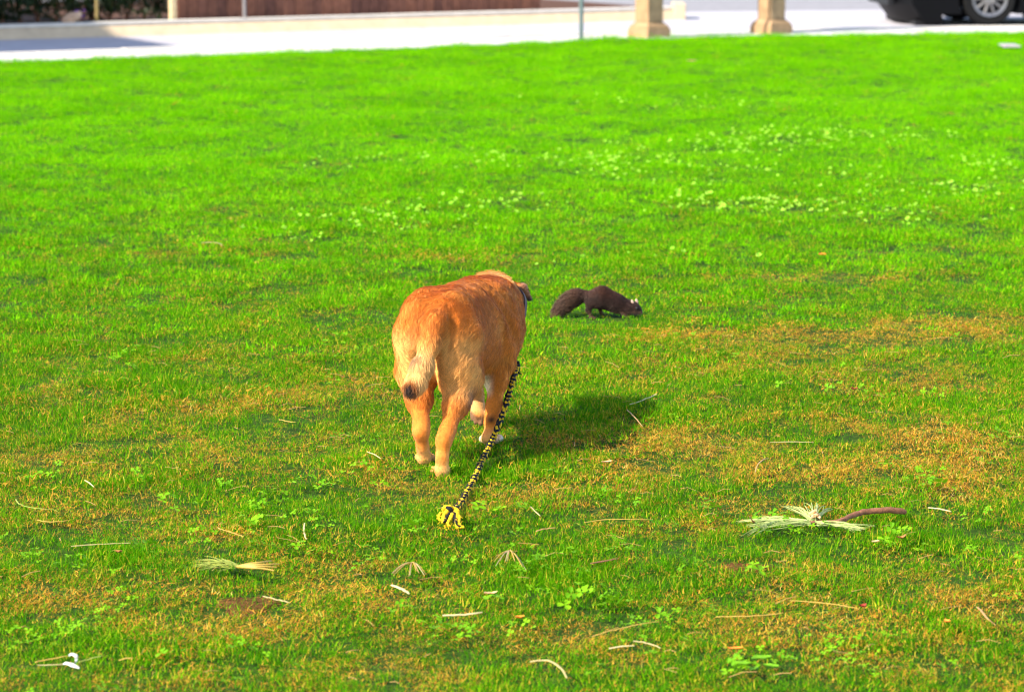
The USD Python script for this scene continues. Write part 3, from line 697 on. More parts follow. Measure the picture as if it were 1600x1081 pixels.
qa = np.linalg.norm(np.cross(qv[qf[:, 1]] - qv[qf[:, 0]], qv[qf[:, 2]] - qv[qf[:, 0]]), axis=1)
def sq_flow(p):
    tl = sstep(-p[:, 0], .0, .04)[:, None]
    return np.array([-1, 0, -.15]) * (1 - tl) + (np.stack([-np.ones(len(p)), np.zeros(len(p)), -sstep(-p[:, 0], .06, .13) * 1.4], 1)) * tl
sq_len = lambda p: (.008 + (.007 + .012 * (np.sin(p[:, 0] * 9000) > .6)) * sstep(-p[:, 0], .0, .05) - .005 * sstep(p[:, 0], .14, .16) - .004 * (p[:, 2] < .02) * (p[:, 0] > -.03))[:, None]
notail = qv[qf].mean(1)[:, 0] > -.035
for nm, sel, n, lift in (('coat', notail, 16000, .2), ('tail_hair', qv[qf].mean(1)[:, 0] < -.012, 24000, .42)):
    hs, hp = scatter_hair(qv, qf, qn, qa * sel, n, rng, sq_flow, sq_len, lift)
    c3 = (sq_tint(hp) * rng.uniform(.5, 1.6, (n, 1)))[:, None, :].repeat(3, 1)
    if nm == 'tail_hair': c3[:, 2] = c3[:, 2] * 1.6 + np.array([.060, .048, .036]) * rng.random((n, 1)); c3[:, 1] = c3[:, 1] * .8
    curves(nm, hs, [.0011, .0009, .0004], M['fur'], sq, np.clip(c3, .003, .9))
for s in (1, -1):
    er = trimesh.creation.icosphere(2, 1.0); er.vertices *= np.array([.0055, .0032, .0105]); er.vertices[:, 0] -= .25 * er.vertices[:, 2]
    er.apply_translation((.166 + .008 * s, -.006 + s * .013, .051)); obj('ear', er, M['squirrel_ear'], sq, smooth=True)
    e = trimesh.creation.icosphere(2, .0042); e.apply_translation((.174, -.008 + s * .0190, .030)); obj('eye', e, M['dark_skin'], sq, smooth=True)
# ---------------------------------------------------------------- grass
def blades(n, R, hmin, hmax, wid, lean, rng, segs=3):
    """n tapering blades rooted in a disc of radius R; returns verts, faces, (tone, along) map."""
    r = R * np.sqrt(rng.random(n)); a = rng.random(n) * 2 * np.pi
    root = np.stack([r * np.cos(a), r * np.sin(a), np.full(n, -.004)], 1)
    h = rng.uniform(hmin, hmax, n); az = rng.random(n) * 2 * np.pi
    ln = np.clip(np.abs(rng.normal(lean, .28, n)), .02, 1.45)
    d = np.stack([np.cos(az), np.sin(az)], 1); side = np.stack([-np.sin(az), np.cos(az), np.zeros(n)], 1)
    tw = rng.normal(0, .5, n); side = side * np.cos(tw)[:, None] + np.stack([d[:, 0] * np.sin(tw), d[:, 1] * np.sin(tw), np.zeros(n)], 1)
    w = wid * rng.uniform(.6, 1.3, n)
    V, UV = [], []; rn = rng.random(n)
    for k in range(segs + 1):
        t = k / segs; ang = ln * (.45 + .75 * t)
        c = root + np.concatenate([d * (h * t * np.sin(ang))[:, None], (h * t * np.cos(ang))[:, None]], 1)
        c[:, 2] = np.maximum(c[:, 2], .001 + .006 * rn * (t > 0))
        ww = (w * (1 - t) ** .7 * .5)[:, None] if k < segs else None
        if k < segs:
            V += [c - side * ww, c + side * ww]; UV += [np.stack([rn, np.full(n, t)], 1)] * 2
        else:
            V.append(c); UV.append(np.stack([rn, np.ones(n)], 1))
    V = np.stack(V, 1); UV = np.stack(UV, 1); m = V.shape[1]
    F = []
    for k in range(segs - 1):
        a, b, c, e = 2 * k, 2 * k + 1, 2 * k + 3, 2 * k + 2; F += [[a, b, c], [a, c, e]]
    F.append([2 * segs - 2, 2 * segs - 1, 2 * segs])
    F = (np.array(F)[None] + m * np.arange(n)[:, None, None]).reshape(-1, 3)
    return V.reshape(-1, 3), F, UV.reshape(-1, 2)
M['grass'] = blade_look('lawn_blade', [(0, (.050, .22, 0)), (.5, (.092, .35, 0)), (.85, (.15, .45, 0)), (1, (.34, .48, .01))],
                        [(0, (.085, .31, 0)), (.5, (.135, .46, 0)), (.85, (.21, .55, 0)), (1, (.40, .55, .01))], .9, .42, (.22, .46, .005), .6, .03)
M['grass_near'] = blade_look('worn_lawn_blade', [(0, (.018, .095, 0)), (.45, (.045, .19, 0)), (.86, (.10, .27, 0)), (.94, (.38, .34, .02)), (1, (.52, .28, .03))],
                        [(0, (.030, .140, 0)), (.45, (.068, .25, 0)), (.86, (.14, .34, 0)), (.94, (.46, .42, .02)), (1, (.60, .36, .04))], 1.6, .36, (.34, .36, .01), .6, .04)
M['dry'] = blade_look('dry_blade', [(0, (.30, .12, .008)), (.4, (.52, .24, .020)), (.7, (.66, .38, .05)), (.72, (.08, .24, 0)), (1, (.12, .30, 0))],
                      [(0, (.24, .09, .008)), (.4, (.48, .20, .014)), (.75, (.62, .32, .04)), (.85, (.74, .48, .14)), (.87, (.08, .24, 0)), (1, (.10, .28, 0))], 1.7, .3, (.6, .38, .08), .6, .05)
M['clover'] = blade_look('clover_leaf', [(0, (.10, .27, .001)), (1, (.20, .40, .004))], [(0, (.08, .22, .001)), (1, (.16, .36, .004))], 1.1, .3, (.15, .36, .02), .6, .14)
M['pale'] = blade_look('clover_flower', [(0, (.30, .60, .03)), (1, (.56, .74, .12))], [(0, (.26, .58, .02)), (1, (.44, .70, .08))], 1.1, .3, (.6, .8, .3), .6, .1)
def clover(n, R, size, hgt, rng):
    V, F, UV = [], [], []
    for i in range(n):
        r = R * math.sqrt(rng.random()); a = rng.random() * 6.283; c = np.array([r * math.cos(a), r * math.sin(a), hgt * rng.uniform(.6, 1.2)]); rn = rng.random()
        a0 = rng.random() * 6.283; til = rng.normal(0, .25, 2); s = size * rng.uniform(.7, 1.2)
        for k in range(3):
            b = a0 + k * 2.094; pts = [(0, 0), (.55, .42), (.95, .36), (1.0, 0), (.95, -.36), (.55, -.42)]
            base = len(V)
            for (u_, w_) in pts:
                x = s * (u_ * math.cos(b) - w_ * math.sin(b)); y = s * (u_ * math.sin(b) + w_ * math.cos(b))
                V.append(c + (x, y, til[0] * x + til[1] * y + .25 * s * abs(w_))); UV.append((rn, u_ * .8))
            for q in range(1, 5): F.append([base, base + q, base + q + 1])
    return np.array(V), np.array(F), np.array(UV)
def flower_head(rng):
    V, F, UV = [], [], []
    for i in range(16):
        d = rng.normal(size=3); d[2] = abs(d[2]) + .2; d /= np.linalg.norm(d); s = np.cross(d, [.3, .2, 1]); s /= np.linalg.norm(s); b = len(V); c = np.array([0, 0, .042])
        V += [c, c + d * .008 + s * .0025, c + d * .012, c + d * .008 - s * .0025]; F += [[b, b + 1, b + 2], [b, b + 2, b + 3]]; rn = rng.random(); UV += [(rn, 0), (rn, .5), (rn, .8), (rn, .5)]
    return np.array(V), np.array(F), np.array(UV)

def zone(px, py, rx, ry, w):
    """An ellipse of the photograph as an ellipse on the ground: centre, half axes, weight."""
    c = gp(px, py); return (c[0], c[1], rx * c[1] / FPX, abs(gp(px, py - ry)[1] - gp(px, py + ry)[1]) / 2, w)
DRY = [zone(*z) for z in [(1330, 526, 290, 9, 1.5), (1500, 507, 110, 10, 1.5), (1180, 532, 110, 7, 1.2), (1330, 540, 300, 22, .38), (1180, 560, 330, 42, .30), (1400, 590, 200, 40, .45), (1100, 700, 260, 34, .42), (1480, 700, 150, 45, .6), (1350, 665, 190, 18, .45), (1000, 740, 160, 24, .40),
       (1160, 790, 95, 18, 1.0), (1250, 740, 170, 28, .55), (1500, 745, 130, 35, .75), (1480, 930, 130, 70, .6), (1320, 900, 170, 30, .3), (1280, 985, 150, 40, .5), (900, 700, 130, 18, .5), (240, 650, 110, 22, .42), (520, 610, 110, 26, .28), (120, 620, 90, 25, .35),
       (130, 730, 110, 22, .45), (420, 700, 180, 24, .40), (330, 840, 60, 14, .4), (480, 925, 70, 16, .8), (150, 920, 120, 28, .4), (420, 990, 190, 26, .5), (640, 940, 90, 20, .5), (800, 1000, 170, 30, .45), (600, 1045, 130, 20, .6), (1000, 1030, 120, 20, .3),
       (640, 760, 120, 18, .25), (820, 770, 110, 30, .35), (1050, 830, 120, 20, .3), (300, 400, 130, 9, .28), (480, 330, 130, 10, .15), (700, 405, 110, 9, .3), (180, 455, 120, 14, .16), (500, 480, 200, 22, .12), (1270, 440, 250, 14, .25), (400, 560, 220, 22, .12), (1450, 1045, 100, 16, .6), (220, 800, 160, 20, .25)]]
LUSH = [zone(*z) for z in [(760, 735, 130, 22, .6), (860, 905, 160, 45, .5), (1180, 850, 150, 25, .5), (470, 790, 160, 35, .6), (120, 870, 120, 28, .5), (1090, 780, 90, 16, .3), (1400, 860, 140, 35, .4)]]
CLOVER = [zone(*z) for z in [(450, 790, 170, 40, .6), (700, 830, 90, 22, .8), (870, 885, 150, 45, .8), (1150, 840, 120, 22, .8), (640, 980, 110, 28, .6), (1210, 1035, 90, 18, .8), (1000, 960, 120, 40, .5), (1420, 850, 120, 26, .5), (220, 760, 170, 24, .5), (1480, 770, 60, 30, .3), (1250, 1000, 100, 40, .5), (560, 870, 120, 40, .3), (180, 1000, 140, 40, .3)]]
FLOWER = [zone(*z) for z in [(1170, 333, 150, 12, 1.0), (1450, 305, 120, 14, .9), (1290, 225, 190, 10, .75), (1530, 265, 45, 10, .8), (960, 265, 120, 16, .5), (620, 360, 170, 20, .6), (760, 330, 140, 14, .5), (1100, 245, 160, 10, .5), (1380, 350, 160, 12, .4), (520, 380, 120, 8, .5), (1200, 290, 250, 22, .3), (700, 265, 260, 22, .2), (1050, 170, 350, 25, .10), (400, 150, 250, 35, .06), (1000, 420, 300, 25, .12), (300, 540, 250, 20, .06)]]
SOIL = [(*gp(388, 946)[:2], .062, .085), (*gp(1165, 889)[:2], .058, .030)]
def field_of(zones, x, y):
    d = np.zeros(len(x))
    for cx, cy, rx, ry, w in zones: d = np.maximum(d, w * np.exp(-(((x - cx) / rx) ** 2 + ((y - cy) / ry) ** 2) ** 1.2))
    return d
def nz(x, y, s, o=0.0): return sfbm(np.stack([x * s + o, y * s - o, np.zeros(len(x)) + o], 1))
rng = np.random.default_rng(77)
def ground_points(density, y0, y1, margin, rng):
    w = lambda y: .18 * y + margin
    n = int(density * 2 * ((y1 - y0) * margin + .09 * (y1 ** 2 - y0 ** 2)))
    y = rng.uniform(y0, y1, n * 2); y = y[rng.random(len(y)) < w(y) / w(y1)]
    y = y[:n] if len(y) > n else y
    x = rng.uniform(-1, 1, len(y)) * w(y)
    keep = y < np.interp(x, LAWN_LINE[:, 0], LAWN_LINE[:, 1]) + .03 * np.sin(x * 9) - .02
    return x[keep], y[keep]
def instancer(name, protos, mats, x, y, kind, scale, rng, tiltsd=.10, zoff=0.0):
    pi = UsdGeom.PointInstancer.Define(stage, numbered('/World', name)); par = pi.GetPrim()
    targets = [obj('tuft', (v, f), m, par, uv=uv).GetPath() for (v, f, uv), m in zip(protos, mats)]
    pi.CreatePrototypesRel().SetTargets(targets)
    z = ground_h(x, y) + zoff
    pi.CreatePositionsAttr(Vt.Vec3fArray.FromNumpy(np.stack([x, y, z], 1).astype(np.float32)))
    pi.CreateProtoIndicesAttr(Vt.IntArray.FromNumpy(kind.astype(np.int32)))
    a = rng.random(len(x)) * np.pi; q = np.stack([np.cos(a), rng.normal(0, tiltsd, len(x)), rng.normal(0, tiltsd, len(x)), np.sin(a)], 1); q /= np.linalg.norm(q, axis=1, keepdims=True)
    pi.CreateOrientationsAttr(Vt.QuathArray([Gf.Quath(float(r[0]), float(r[1]), float(r[2]), float(r[3])) for r in q]))
    pi.CreateScalesAttr(Vt.Vec3fArray.FromNumpy(np.stack([scale, scale, scale * rng.uniform(.8, 1.2, len(x))], 1).astype(np.float32)))
    return tag(par, kind='stuff')
def soil_mask(x, y):
    m = np.zeros(len(x), bool)
    for cx, cy, rx, ry in SOIL: m |= ((x - cx) / rx) ** 2 + ((y - cy) / ry) ** 2 < 1.0 + .7 * nz(x, y, 18.0)
    return m
def lay(name, dens, y0, y1, nb, R, h, w, base_dry, fade, look):
    green = [blades(nb, R, h * .55, h * 1.05, w, .42, rng) for _ in range(9)]
    tall = [blades(nb, R, h * .8, h * 1.5, w, .35, rng) for _ in range(3)]
    dry = [blades(nb, R, h * .35, h * 1.0, w * .85, .95, rng) for _ in range(7)]
    x, y = ground_points(dens, y0, y1, 1.0, rng)
    k = ~soil_mask(x, y) & (rng.random(len(x)) < fade(y)); x, y = x[k], y[k]
    d = field_of(DRY, x, y) - .5 * field_of(LUSH, x, y) + base_dry(y)
    p = np.clip(d * 1.3 + (.22 * nz(x, y, 2.6) + .30 * nz(x, y, 9.0, 5.0)) * np.clip(d * 5, 0, 1.2), 0, .92)
    isdry = rng.random(len(x)) < p
    lush = rng.random(len(x)) < np.clip(.10 + .5 * nz(x, y, 3.1, 11.0) + .5 * field_of(LUSH, x, y), 0, .8)
    kind = np.where(isdry, 12 + rng.integers(0, 7, len(x)), np.where(lush, 9 + rng.integers(0, 3, len(x)), rng.integers(0, 9, len(x))))
    sc = np.clip(1 + .32 * nz(x, y, 4.0, 3.0), .6, 1.4) * (1 - .5 * np.exp(-(((x - SQX[0]) / .27) ** 2 + ((y - SQX[1] + .06) / .16) ** 2))) * rng.uniform(.85, 1.15, len(x))
    ed_ = np.interp(x, LAWN_LINE[:, 0], LAWN_LINE[:, 1]) - y
    sc = sc * (1 + (.35 + .5 * nz(x, y, 2.2, 17.0)) * np.exp(-(ed_ / .35) ** 2) * (np.abs(x - 1.6) < 1.4))
    return instancer(name, green + tall + dry, [M[look]] * 12 + [M['dry']] * 7, x, y, kind, sc, rng)
SQX = gp(930, 494)
near_dry = lambda y: np.interp(y, [5, 8, 9.5, 12, 16], [.27, .22, .11, .04, .01])
lay('grass', 700, 5.0, 17.5, 58, .060, .026, .0020, near_dry, lambda y: np.clip((17.5 - y) / 7, 0, 1) * np.interp(y, [9, 12], [1, .7]), 'grass_near')
lay('grass', 210, 9.5, 33.0, 56, .095, .028, .0036, lambda y: np.interp(y, [9, 12, 16], [.12, .05, .01]), lambda y: np.clip((y - 9.5) / 7, 0, 1), 'grass')
# clover and other broad leaves in the near grass
x, y = ground_points(130, 5.2, 10.5, .8, rng)
k = rng.random(len(x)) < np.clip(field_of(CLOVER, x, y) * 1.1 + .03 + .3 * nz(x, y, 3.0, 21.0), 0, 1) * ~soil_mask(x, y); x, y = x[k], y[k]
instancer('clover', [clover(7, .045, .0085, .030, rng) for _ in range(5)] + [clover(4, .04, .014, .034, rng) for _ in range(2)], [M['clover']] * 7, x, y, rng.integers(0, 7, len(x)), rng.uniform(.7, 1.3, len(x)), rng)
# pale clover heads scattered over the middle of the lawn
x, y = ground_points(150, 9.0, 29.0, .6, rng)
k = rng.random(len(x)) < np.clip(np.maximum(field_of(FLOWER, x, y) - .05, 0) * 1.1 * (1 + .8 * nz(x, y, 2.0, 8.0)), 0, 1); x, y = x[k], y[k]
print('flowers', len(x))
instancer('clover_flowers', [flower_head(rng) for _ in range(4)], [M['pale']] * 4, x, y, rng.integers(0, 4, len(x)), rng.uniform(.8, 1.7, len(x)), rng)
# bare earth
for i, (cx, cy, rx, ry) in enumerate(SOIL):
    a = np.linspace(0, 2 * np.pi, 41)[:-1]; V = [(cx, cy, .004)]; F = []
    for j, rr in enumerate((.35, .7, 1.0, 1.12)):
        for t_ in a:
            k_ = rr * (1 + .18 * math.sin(3 * t_ + i) + .10 * math.sin(7 * t_))
            V.append((cx + rx * k_ * math.cos(t_), cy + ry * k_ * math.sin(t_), (.004, .003, .001, -.01)[j] + ground_h(cx, cy) + .004 * rng.random()))
    for k_ in range(40): F.append([0, 1 + k_, 1 + (k_ + 1) % 40])
    for j in range(3):
        for k_ in range(40):
            p0, p1 = 1 + j * 40 + k_, 1 + j * 40 + (k_ + 1) % 40; F += [[p0, p0 + 40, p1 + 40], [p0, p1 + 40, p1]]
    tag(obj('soil_patch', (np.array(V), np.array(F)), M['soil'], smooth=True), kind='structure')
# ---------------------------------------------------------------- pieces lying on the grass
rng = np.random.default_rng(404)
LIE = .030
def stick(name, label, cat, pts, wid, mat, flat=.5, z=LIE, taper=.5, lift=0.0):
    q = spline([gp(*p, z + lift * math.sin(math.pi * i / max(len(pts) - 1, 1))) for i, p in enumerate(pts)], 12) if len(pts) > 2 else np.array([gp(*pts[0], z), (gp(*pts[0], z) + gp(*pts[1], z)) / 2 + (0, 0, .003), gp(*pts[1], z + .002)])
    q = q + rng.normal(0, .0004, q.shape)
    rad = .40 * wid * np.interp(np.linspace(0, 1, len(q)), [0, .3, .8, 1], [.85, 1, .9, taper])
    return tag(obj(name, tube(q, rad, 7, flat), M['straw'][mat] if isinstance(mat, int) else M[mat], smooth=40), label, cat, 'straws and splinters on the grass' if cat in ('straw', 'splinter', 'chip') else None)
ST = 'dry_straw'
stick(ST, 'pale straw on the grass left of the near hind paws of the dog', 'straw', [(574, 706), (595, 716)], .006, 3)
stick('wood_splinter', 'thick cream wooden splinter below the rope knot, lying crosswise', 'splinter', [(691, 961), (722, 960), (753, 956)], .011, 3, .5, LIE + .006)
stick('wood_chip', 'rounded cream wood chip left of the cream splinter', 'chip', [(612, 914), (626, 919), (639, 927)], .011, 3, .6, LIE + .004)
stick('brown_twig', 'short stubby brown twig in the clover right of the rope knot', 'twig', [(923, 880), (945, 876), (966, 872)], .009, 'bark')
stick(ST, 'short cream straw near the left edge, slanting', 'straw', [(132, 750), (147, 761)], .007, 3)
stick(ST, 'slender yellow straw right of the clover at the lower left', 'straw', [(340, 824), (360, 831), (381, 838)], .005, 1)
stick(ST, 'long pale level straw near the left edge', 'straw', [(111, 853), (155, 850), (204, 848)], .006, 0)
stick(ST, 'small upright pale straw left of the rope knot', 'straw', [(476, 817), (475, 828), (479, 842)], .006, 3, .6, .02)
stick(ST, 'blunt cream straw at the bottom edge, left of the long crossing straw', 'straw', [(951, 1013), (991, 1009)], .008, 3)
stick(ST, 'cream straw slanting down to the right near the bottom edge', 'straw', [(990, 1001), (1010, 1004), (1032, 1012)], .007, 0)
stick(ST, 'long thin yellowish straw rising to the right above the bottom edge', 'straw', [(925, 994), (975, 980), (1030, 970)], .005, 1)
stick(ST, 'long level yellow straw below the brown bare strip', 'straw', [(1118, 963), (1170, 962), (1224, 957)], .006, 1)
stick(ST, 'thin curved tan straw leading to the dark red leaf', 'straw', [(1234, 938), (1290, 942), (1342, 951)], .005, 1)
stick(ST, 'thick pale straw right of the pine sprig', 'straw', [(1450, 793), (1468, 795), (1486, 799)], .009, 3)
stick(ST, 'level yellow straw on the dry grass above the pine sprig', 'straw', [(1203, 691), (1240, 690), (1272, 691)], .006, 0)
stick(ST, 'thin bent straw standing left of the level straw above the sprig', 'straw', [(1180, 738), (1184, 726), (1201, 716)], .005, 2, .6, LIE, .5, .012)
stick('straw_stalk', 'pale stalk beside the bare soil patch', 'straw', [(411, 931), (432, 936), (453, 941)], .007, 0)
stick(ST, 'pale hooked straw at the bottom edge in the middle', 'straw', [(829, 1033), (861, 1033), (876, 1043), (886, 1058)], .007, 0, .6, LIE, .6, .01)
stick(ST, 'pale straw above the torn paper at the bottom left', 'straw', [(55, 1034), (85, 1028), (107, 1024)], .006, 1)
stick(ST, 'pale straw below the torn paper at the bottom left', 'straw', [(58, 1039), (85, 1038), (108, 1036)], .006, 0)
stick(ST, 'pale green straw right of the torn paper', 'straw', [(122, 1034), (140, 1029), (160, 1024)], .006, 4)
stick(ST, 'short yellow straw further right of the torn paper', 'straw', [(186, 1031), (208, 1028)], .007, 1)
stick(ST, 'curled pale straw at the far right near the bottom', 'straw', [(1527, 948), (1538, 960), (1545, 968), (1556, 976)], .007, 2, .6, LIE, .6, .012)
stick(ST, 'fine yellow straw at the left edge below the short cream one', 'straw', [(58, 812), (80, 815), (108, 812)], .005, 1)
stick(ST, 'fine green straw at the left edge, slanting down', 'straw', [(25, 780), (45, 792), (85, 796)], .005, 4)
stick(ST, 'slanting cream straw right of the rope knot', 'straw', [(829, 791), (836, 798), (844, 806)], .006, 0)
stick(ST, 'yellow straw lying right of the slanting cream one', 'straw', [(913, 816), (960, 811), (1020, 811)], .005, 1)
stick(ST, 'tan straw in the short grass beside the dry patch left of the sprig', 'straw', [(838, 830), (851, 826), (868, 824)], .007, 2)
stick(ST, 'pale straw with a bent end behind the long shadow of the dog', 'straw', [(984, 632), (1002, 626), (1026, 615)], .007, 3)
stick(ST, 'thin arched straw at the right end of the dog shadow', 'straw', [(980, 640), (990, 650), (1004, 666)], .005, 2)
stick(ST, 'pale straw in the far grass left of the dog, near the dry streak', 'straw', [(315, 380), (330, 379), (346, 384)], .010, 0)
stick(ST, 'straw left of the tan dog, beside a tuft', 'straw', [(436, 655), (448, 658), (462, 660)], .007, 1)
def leaf(name, label, cat, px, py, L, W, mat, yaw, curl=.35, z=LIE, parent=None):
    n = 9; v = []; t = np.linspace(0, 1, n); w = np.sin(np.pi * np.clip(t * .94 + .04, 0, 1)) ** .8 * W / 2
    for i in range(n):
        for k in (-1, -.5, 0, .5, 1):
            v.append(((t[i] - .5) * L, k * w[i], curl * L * (t[i] - .5) ** 2 + .35 * abs(k) ** 1.5 * w[i] + rng.normal(0, .0006)))
    f = [];
    for i in range(n - 1):
        for k in range(4):
            a = i * 5 + k; f += [[a, a + 5, a + 6], [a, a + 6, a + 1]]
    v = np.array(v); f = np.array(f); m = len(v)
    v = np.vstack([v, v - (0, 0, .0012)]); f = np.vstack([f, f[:, ::-1] + m])
    ca, sa = math.cos(yaw), math.sin(yaw); v = np.stack([v[:, 0] * ca - v[:, 1] * sa, v[:, 0] * sa + v[:, 1] * ca, v[:, 2]], 1)
    p = gp(px, py, z); v = v + p
    uv = np.stack([np.full(len(v), .6), np.full(len(v), .4)], 1)
    o = obj(name, (v, f), M[mat], parent, smooth=True, uv=uv)
    return tag(o, label, cat, 'fallen leaves on the grass') if label else o
leaf('dead_leaf', 'small dark red curled leaf near the bottom right', 'leaf', 1348, 947, .020, .016, 'leaf_red', .5, 1.2)
leaf('dead_leaf', 'small rusty red leaf at the far right of the lower grass', 'leaf', 1480, 971, .022, .014, 'leaf_orange', 2.0, .8)
leaf('dead_leaf', 'flat orange brown leaf near the bottom edge by the broad green leaf', 'leaf', 1149, 1013, .034, .016, 'leaf_orange', .1, .3)
leaf('dead_leaf', 'red brown leaf on the dry grass right of the dog shadow', 'leaf', 1335, 608, .026, .018, 'leaf_red', .4, .8)
leaf('dead_leaf', 'bright orange leaf on the far green lawn right of the squirrel', 'leaf', 1285, 398, .036, .030, 'leaf_orange', .2, .4, .04)
leaf('dead_leaf', 'dark brown crumpled leaf below the thick twig end', 'leaf', 1408, 840, .030, .014, 'leaf_brown', .5, 1.0)
leaf('dead_leaf', 'tan oval leaf below the pine sprig', 'leaf', 1368, 846, .022, .013, 'leaf_tan', .1, .4)
leaf('dead_leaf', 'tan curled leaf below the right of the rope knot, above the splinter', 'leaf', 767, 927, .034, .014, 'leaf_tan', .35, .6)
leaf('dead_leaf', 'brown leaf scrap on the left side in the clover', 'leaf', 185, 862, .024, .014, 'leaf_brown', -.4, .8)
leaf('dead_leaf', 'rusty leaf in the grass between splinter and bottom edge', 'leaf', 812, 964, .022, .014, 'leaf_orange', .2, .6)
leaf('dead_leaf', 'tan leaf lying at the end of the dog shadow', 'leaf', 948, 722, .036, .018, 'leaf_tan', .6, .5)
leaf('dead_leaf', 'small yellow leaf far up the lawn near the slim pole', 'leaf', 1081, 96, .09, .05, 'leaf_tan', .1, .3, .05)
w = thing('broad_leaf_weed', 'broad pale green weed leaves near the bottom edge on the right', 'weed', gp(1175, 1033, .01))
def weed_leaf(px, py, L, W, yaw):
    o = leaf('leaf', None, None, px, py, L, W, 'leaf_green', yaw, .25, .036)
    return o
for px, py, L, W, yaw in ((1190, 1028, .048, .026, .35), (1160, 1037, .05, .022, .05), (1205, 1040, .035, .018, -.4), (1178, 1045, .034, .018, 1.0)):
    n0 = gp(1175, 1033, .01)
    # leaves are built in place and moved into the weed's own frame
    path = numbered(str(w.GetPath()), 'leaf')
    t_ = leaf('loose', None, None, px, py, L, W, 'leaf_green', yaw, .25, .036, parent=w)
    pts = np.array(UsdGeom.Mesh(t_).GetPointsAttr().Get()) - n0
    UsdGeom.Mesh(t_).GetPointsAttr().Set(Vt.Vec3fArray.FromNumpy(pts.astype(np.float32)))
# torn white paper
pp = thing('paper_scrap', 'torn white scrap of paper in the grass at the bottom left corner', 'paper', gp(112, 1034, .028))
def flap(pts, w):
    """A torn curled strip: pts are (px, py, height) along it, w its widths."""
    c = np.array([gp(x, y, h) - gp(112, 1034, .028) for x, y, h in pts]); c = spline(c, 14); w = np.interp(np.linspace(0, 1, 14), np.linspace(0, 1, len(w)), w)
    T = np.gradient(c, axis=0); T /= np.linalg.norm(T, axis=1, keepdims=True); S = np.cross(T, [0.2, -.6, .8]); S /= np.linalg.norm(S, axis=1, keepdims=True)
    w = w * (1 + rng.normal(0, .12, 14)); sag = rng.normal(0, .0008, (14, 3))
    v = np.stack([c - S * w[:, None] / 2, c + sag + np.array([0, 0, .002]), c + S * w[:, None] / 2], 1).reshape(-1, 3); n = len(v)
    f = np.array([[a, a + 3, a + 4, a + 1] for k in range(13) for a in (3 * k, 3 * k + 1)]); f = np.vstack([f[:, [0, 1, 2]], f[:, [0, 2, 3]]])
    return np.vstack([v, v - (0, 0, .0008)]), np.vstack([f, f[:, ::-1] + n])
obj('curled_strip', flap([(107, 1024, .040), (112, 1021, .044), (119, 1025, .042), (119, 1031, .034), (117, 1035, .030)], [.004, .008, .009, .006, .003]), M['paper'], pp, smooth=True)
obj('flat_strip', flap([(99, 1036, .034), (107, 1036, .036), (115, 1039, .034), (124, 1043, .030)], [.004, .008, .010, .003]), M['paper'], pp, smooth=True)
# pine sprig with needles and a crooked twig
pine = thing('pine_sprig', 'broken pine sprig with pale long needles and a crooked brown twig', 'branch')
q = spline([gp(1235, 818, .022), gp(1270, 816, .034), gp(1305, 815, .036), gp(1330, 806, .040), (gp(1352, 799, .044)), gp(1380, 797, .044), gp(1414, 800, .032)], 30)
obj('twig', tube(q + rng.normal(0, .0006, q.shape), np.interp(np.linspace(0, 1, 30), [0, .3, .6, .97, 1], [.004, .0055, .0075, .0085, .006]), 9), M['bark'], pine, smooth=50)
def needles(n, base, tips, spread, rng):
    ms = []
    for i in range(n):
        t = rng.random(); k = t * (len(tips) - 1); j = min(int(k), len(tips) - 2); e = gp(*(np.array(tips[j]) * (1 - k + j) + np.array(tips[j + 1]) * (k - j)), rng.uniform(.020, .036)) + rng.normal(0, spread, 3) * (1, 1, .5)
        b = gp(*base, .036) + rng.normal(0, .004, 3); m = (b + e) / 2 + (0, 0, rng.uniform(.0, .008)) + rng.normal(0, .003, 3)
        ms.append(tube(spline([b, m, e], 6), np.array([.0010, .0011, .0010, .0009, .0007, .0003]), 4))
    return join(ms)
obj('needle_bundle', needles(40, (1262, 816), [(1150, 812), (1170, 822), (1190, 806), (1185, 828)], .006, rng), M['needle'], pine)
obj('needle_bundle', needles(22, (1272, 812), [(1222, 790), (1240, 792), (1262, 786), (1275, 788)], .005, rng), M['needle'], pine)
obj('needle_bundle', needles(16, (1275, 810), [(1270, 786), (1290, 789), (1303, 797)], .005, rng), M['needle'], pine)
obj('needle_bundle', needles(24, (1276, 817), [(1335, 827), (1348, 824), (1340, 832), (1372, 821)], .005, rng), M['needle'], pine)
obj('needle_bundle', needles(10, (1215, 815), [(1180, 833), (1160, 838), (1200, 830)], .006, rng), M['needle'], pine)
bud = join([tube([gp(1272, 806, .04) + rng.normal(0, .006, 3), gp(1274, 803, .05) + rng.normal(0, .006, 3)], [.006, .003], 6) for _ in range(9)])
obj('bud', bud, M['leaf_tan'], pine)
obj('dead_tip', join([tube(spline([gp(1178, 816, .03), gp(1174, 811, .045), gp(1171, 806 + j, .055)], 6), np.linspace(.003, .001, 6), 5) for j in range(2)]), M['leaf_brown'], pine)
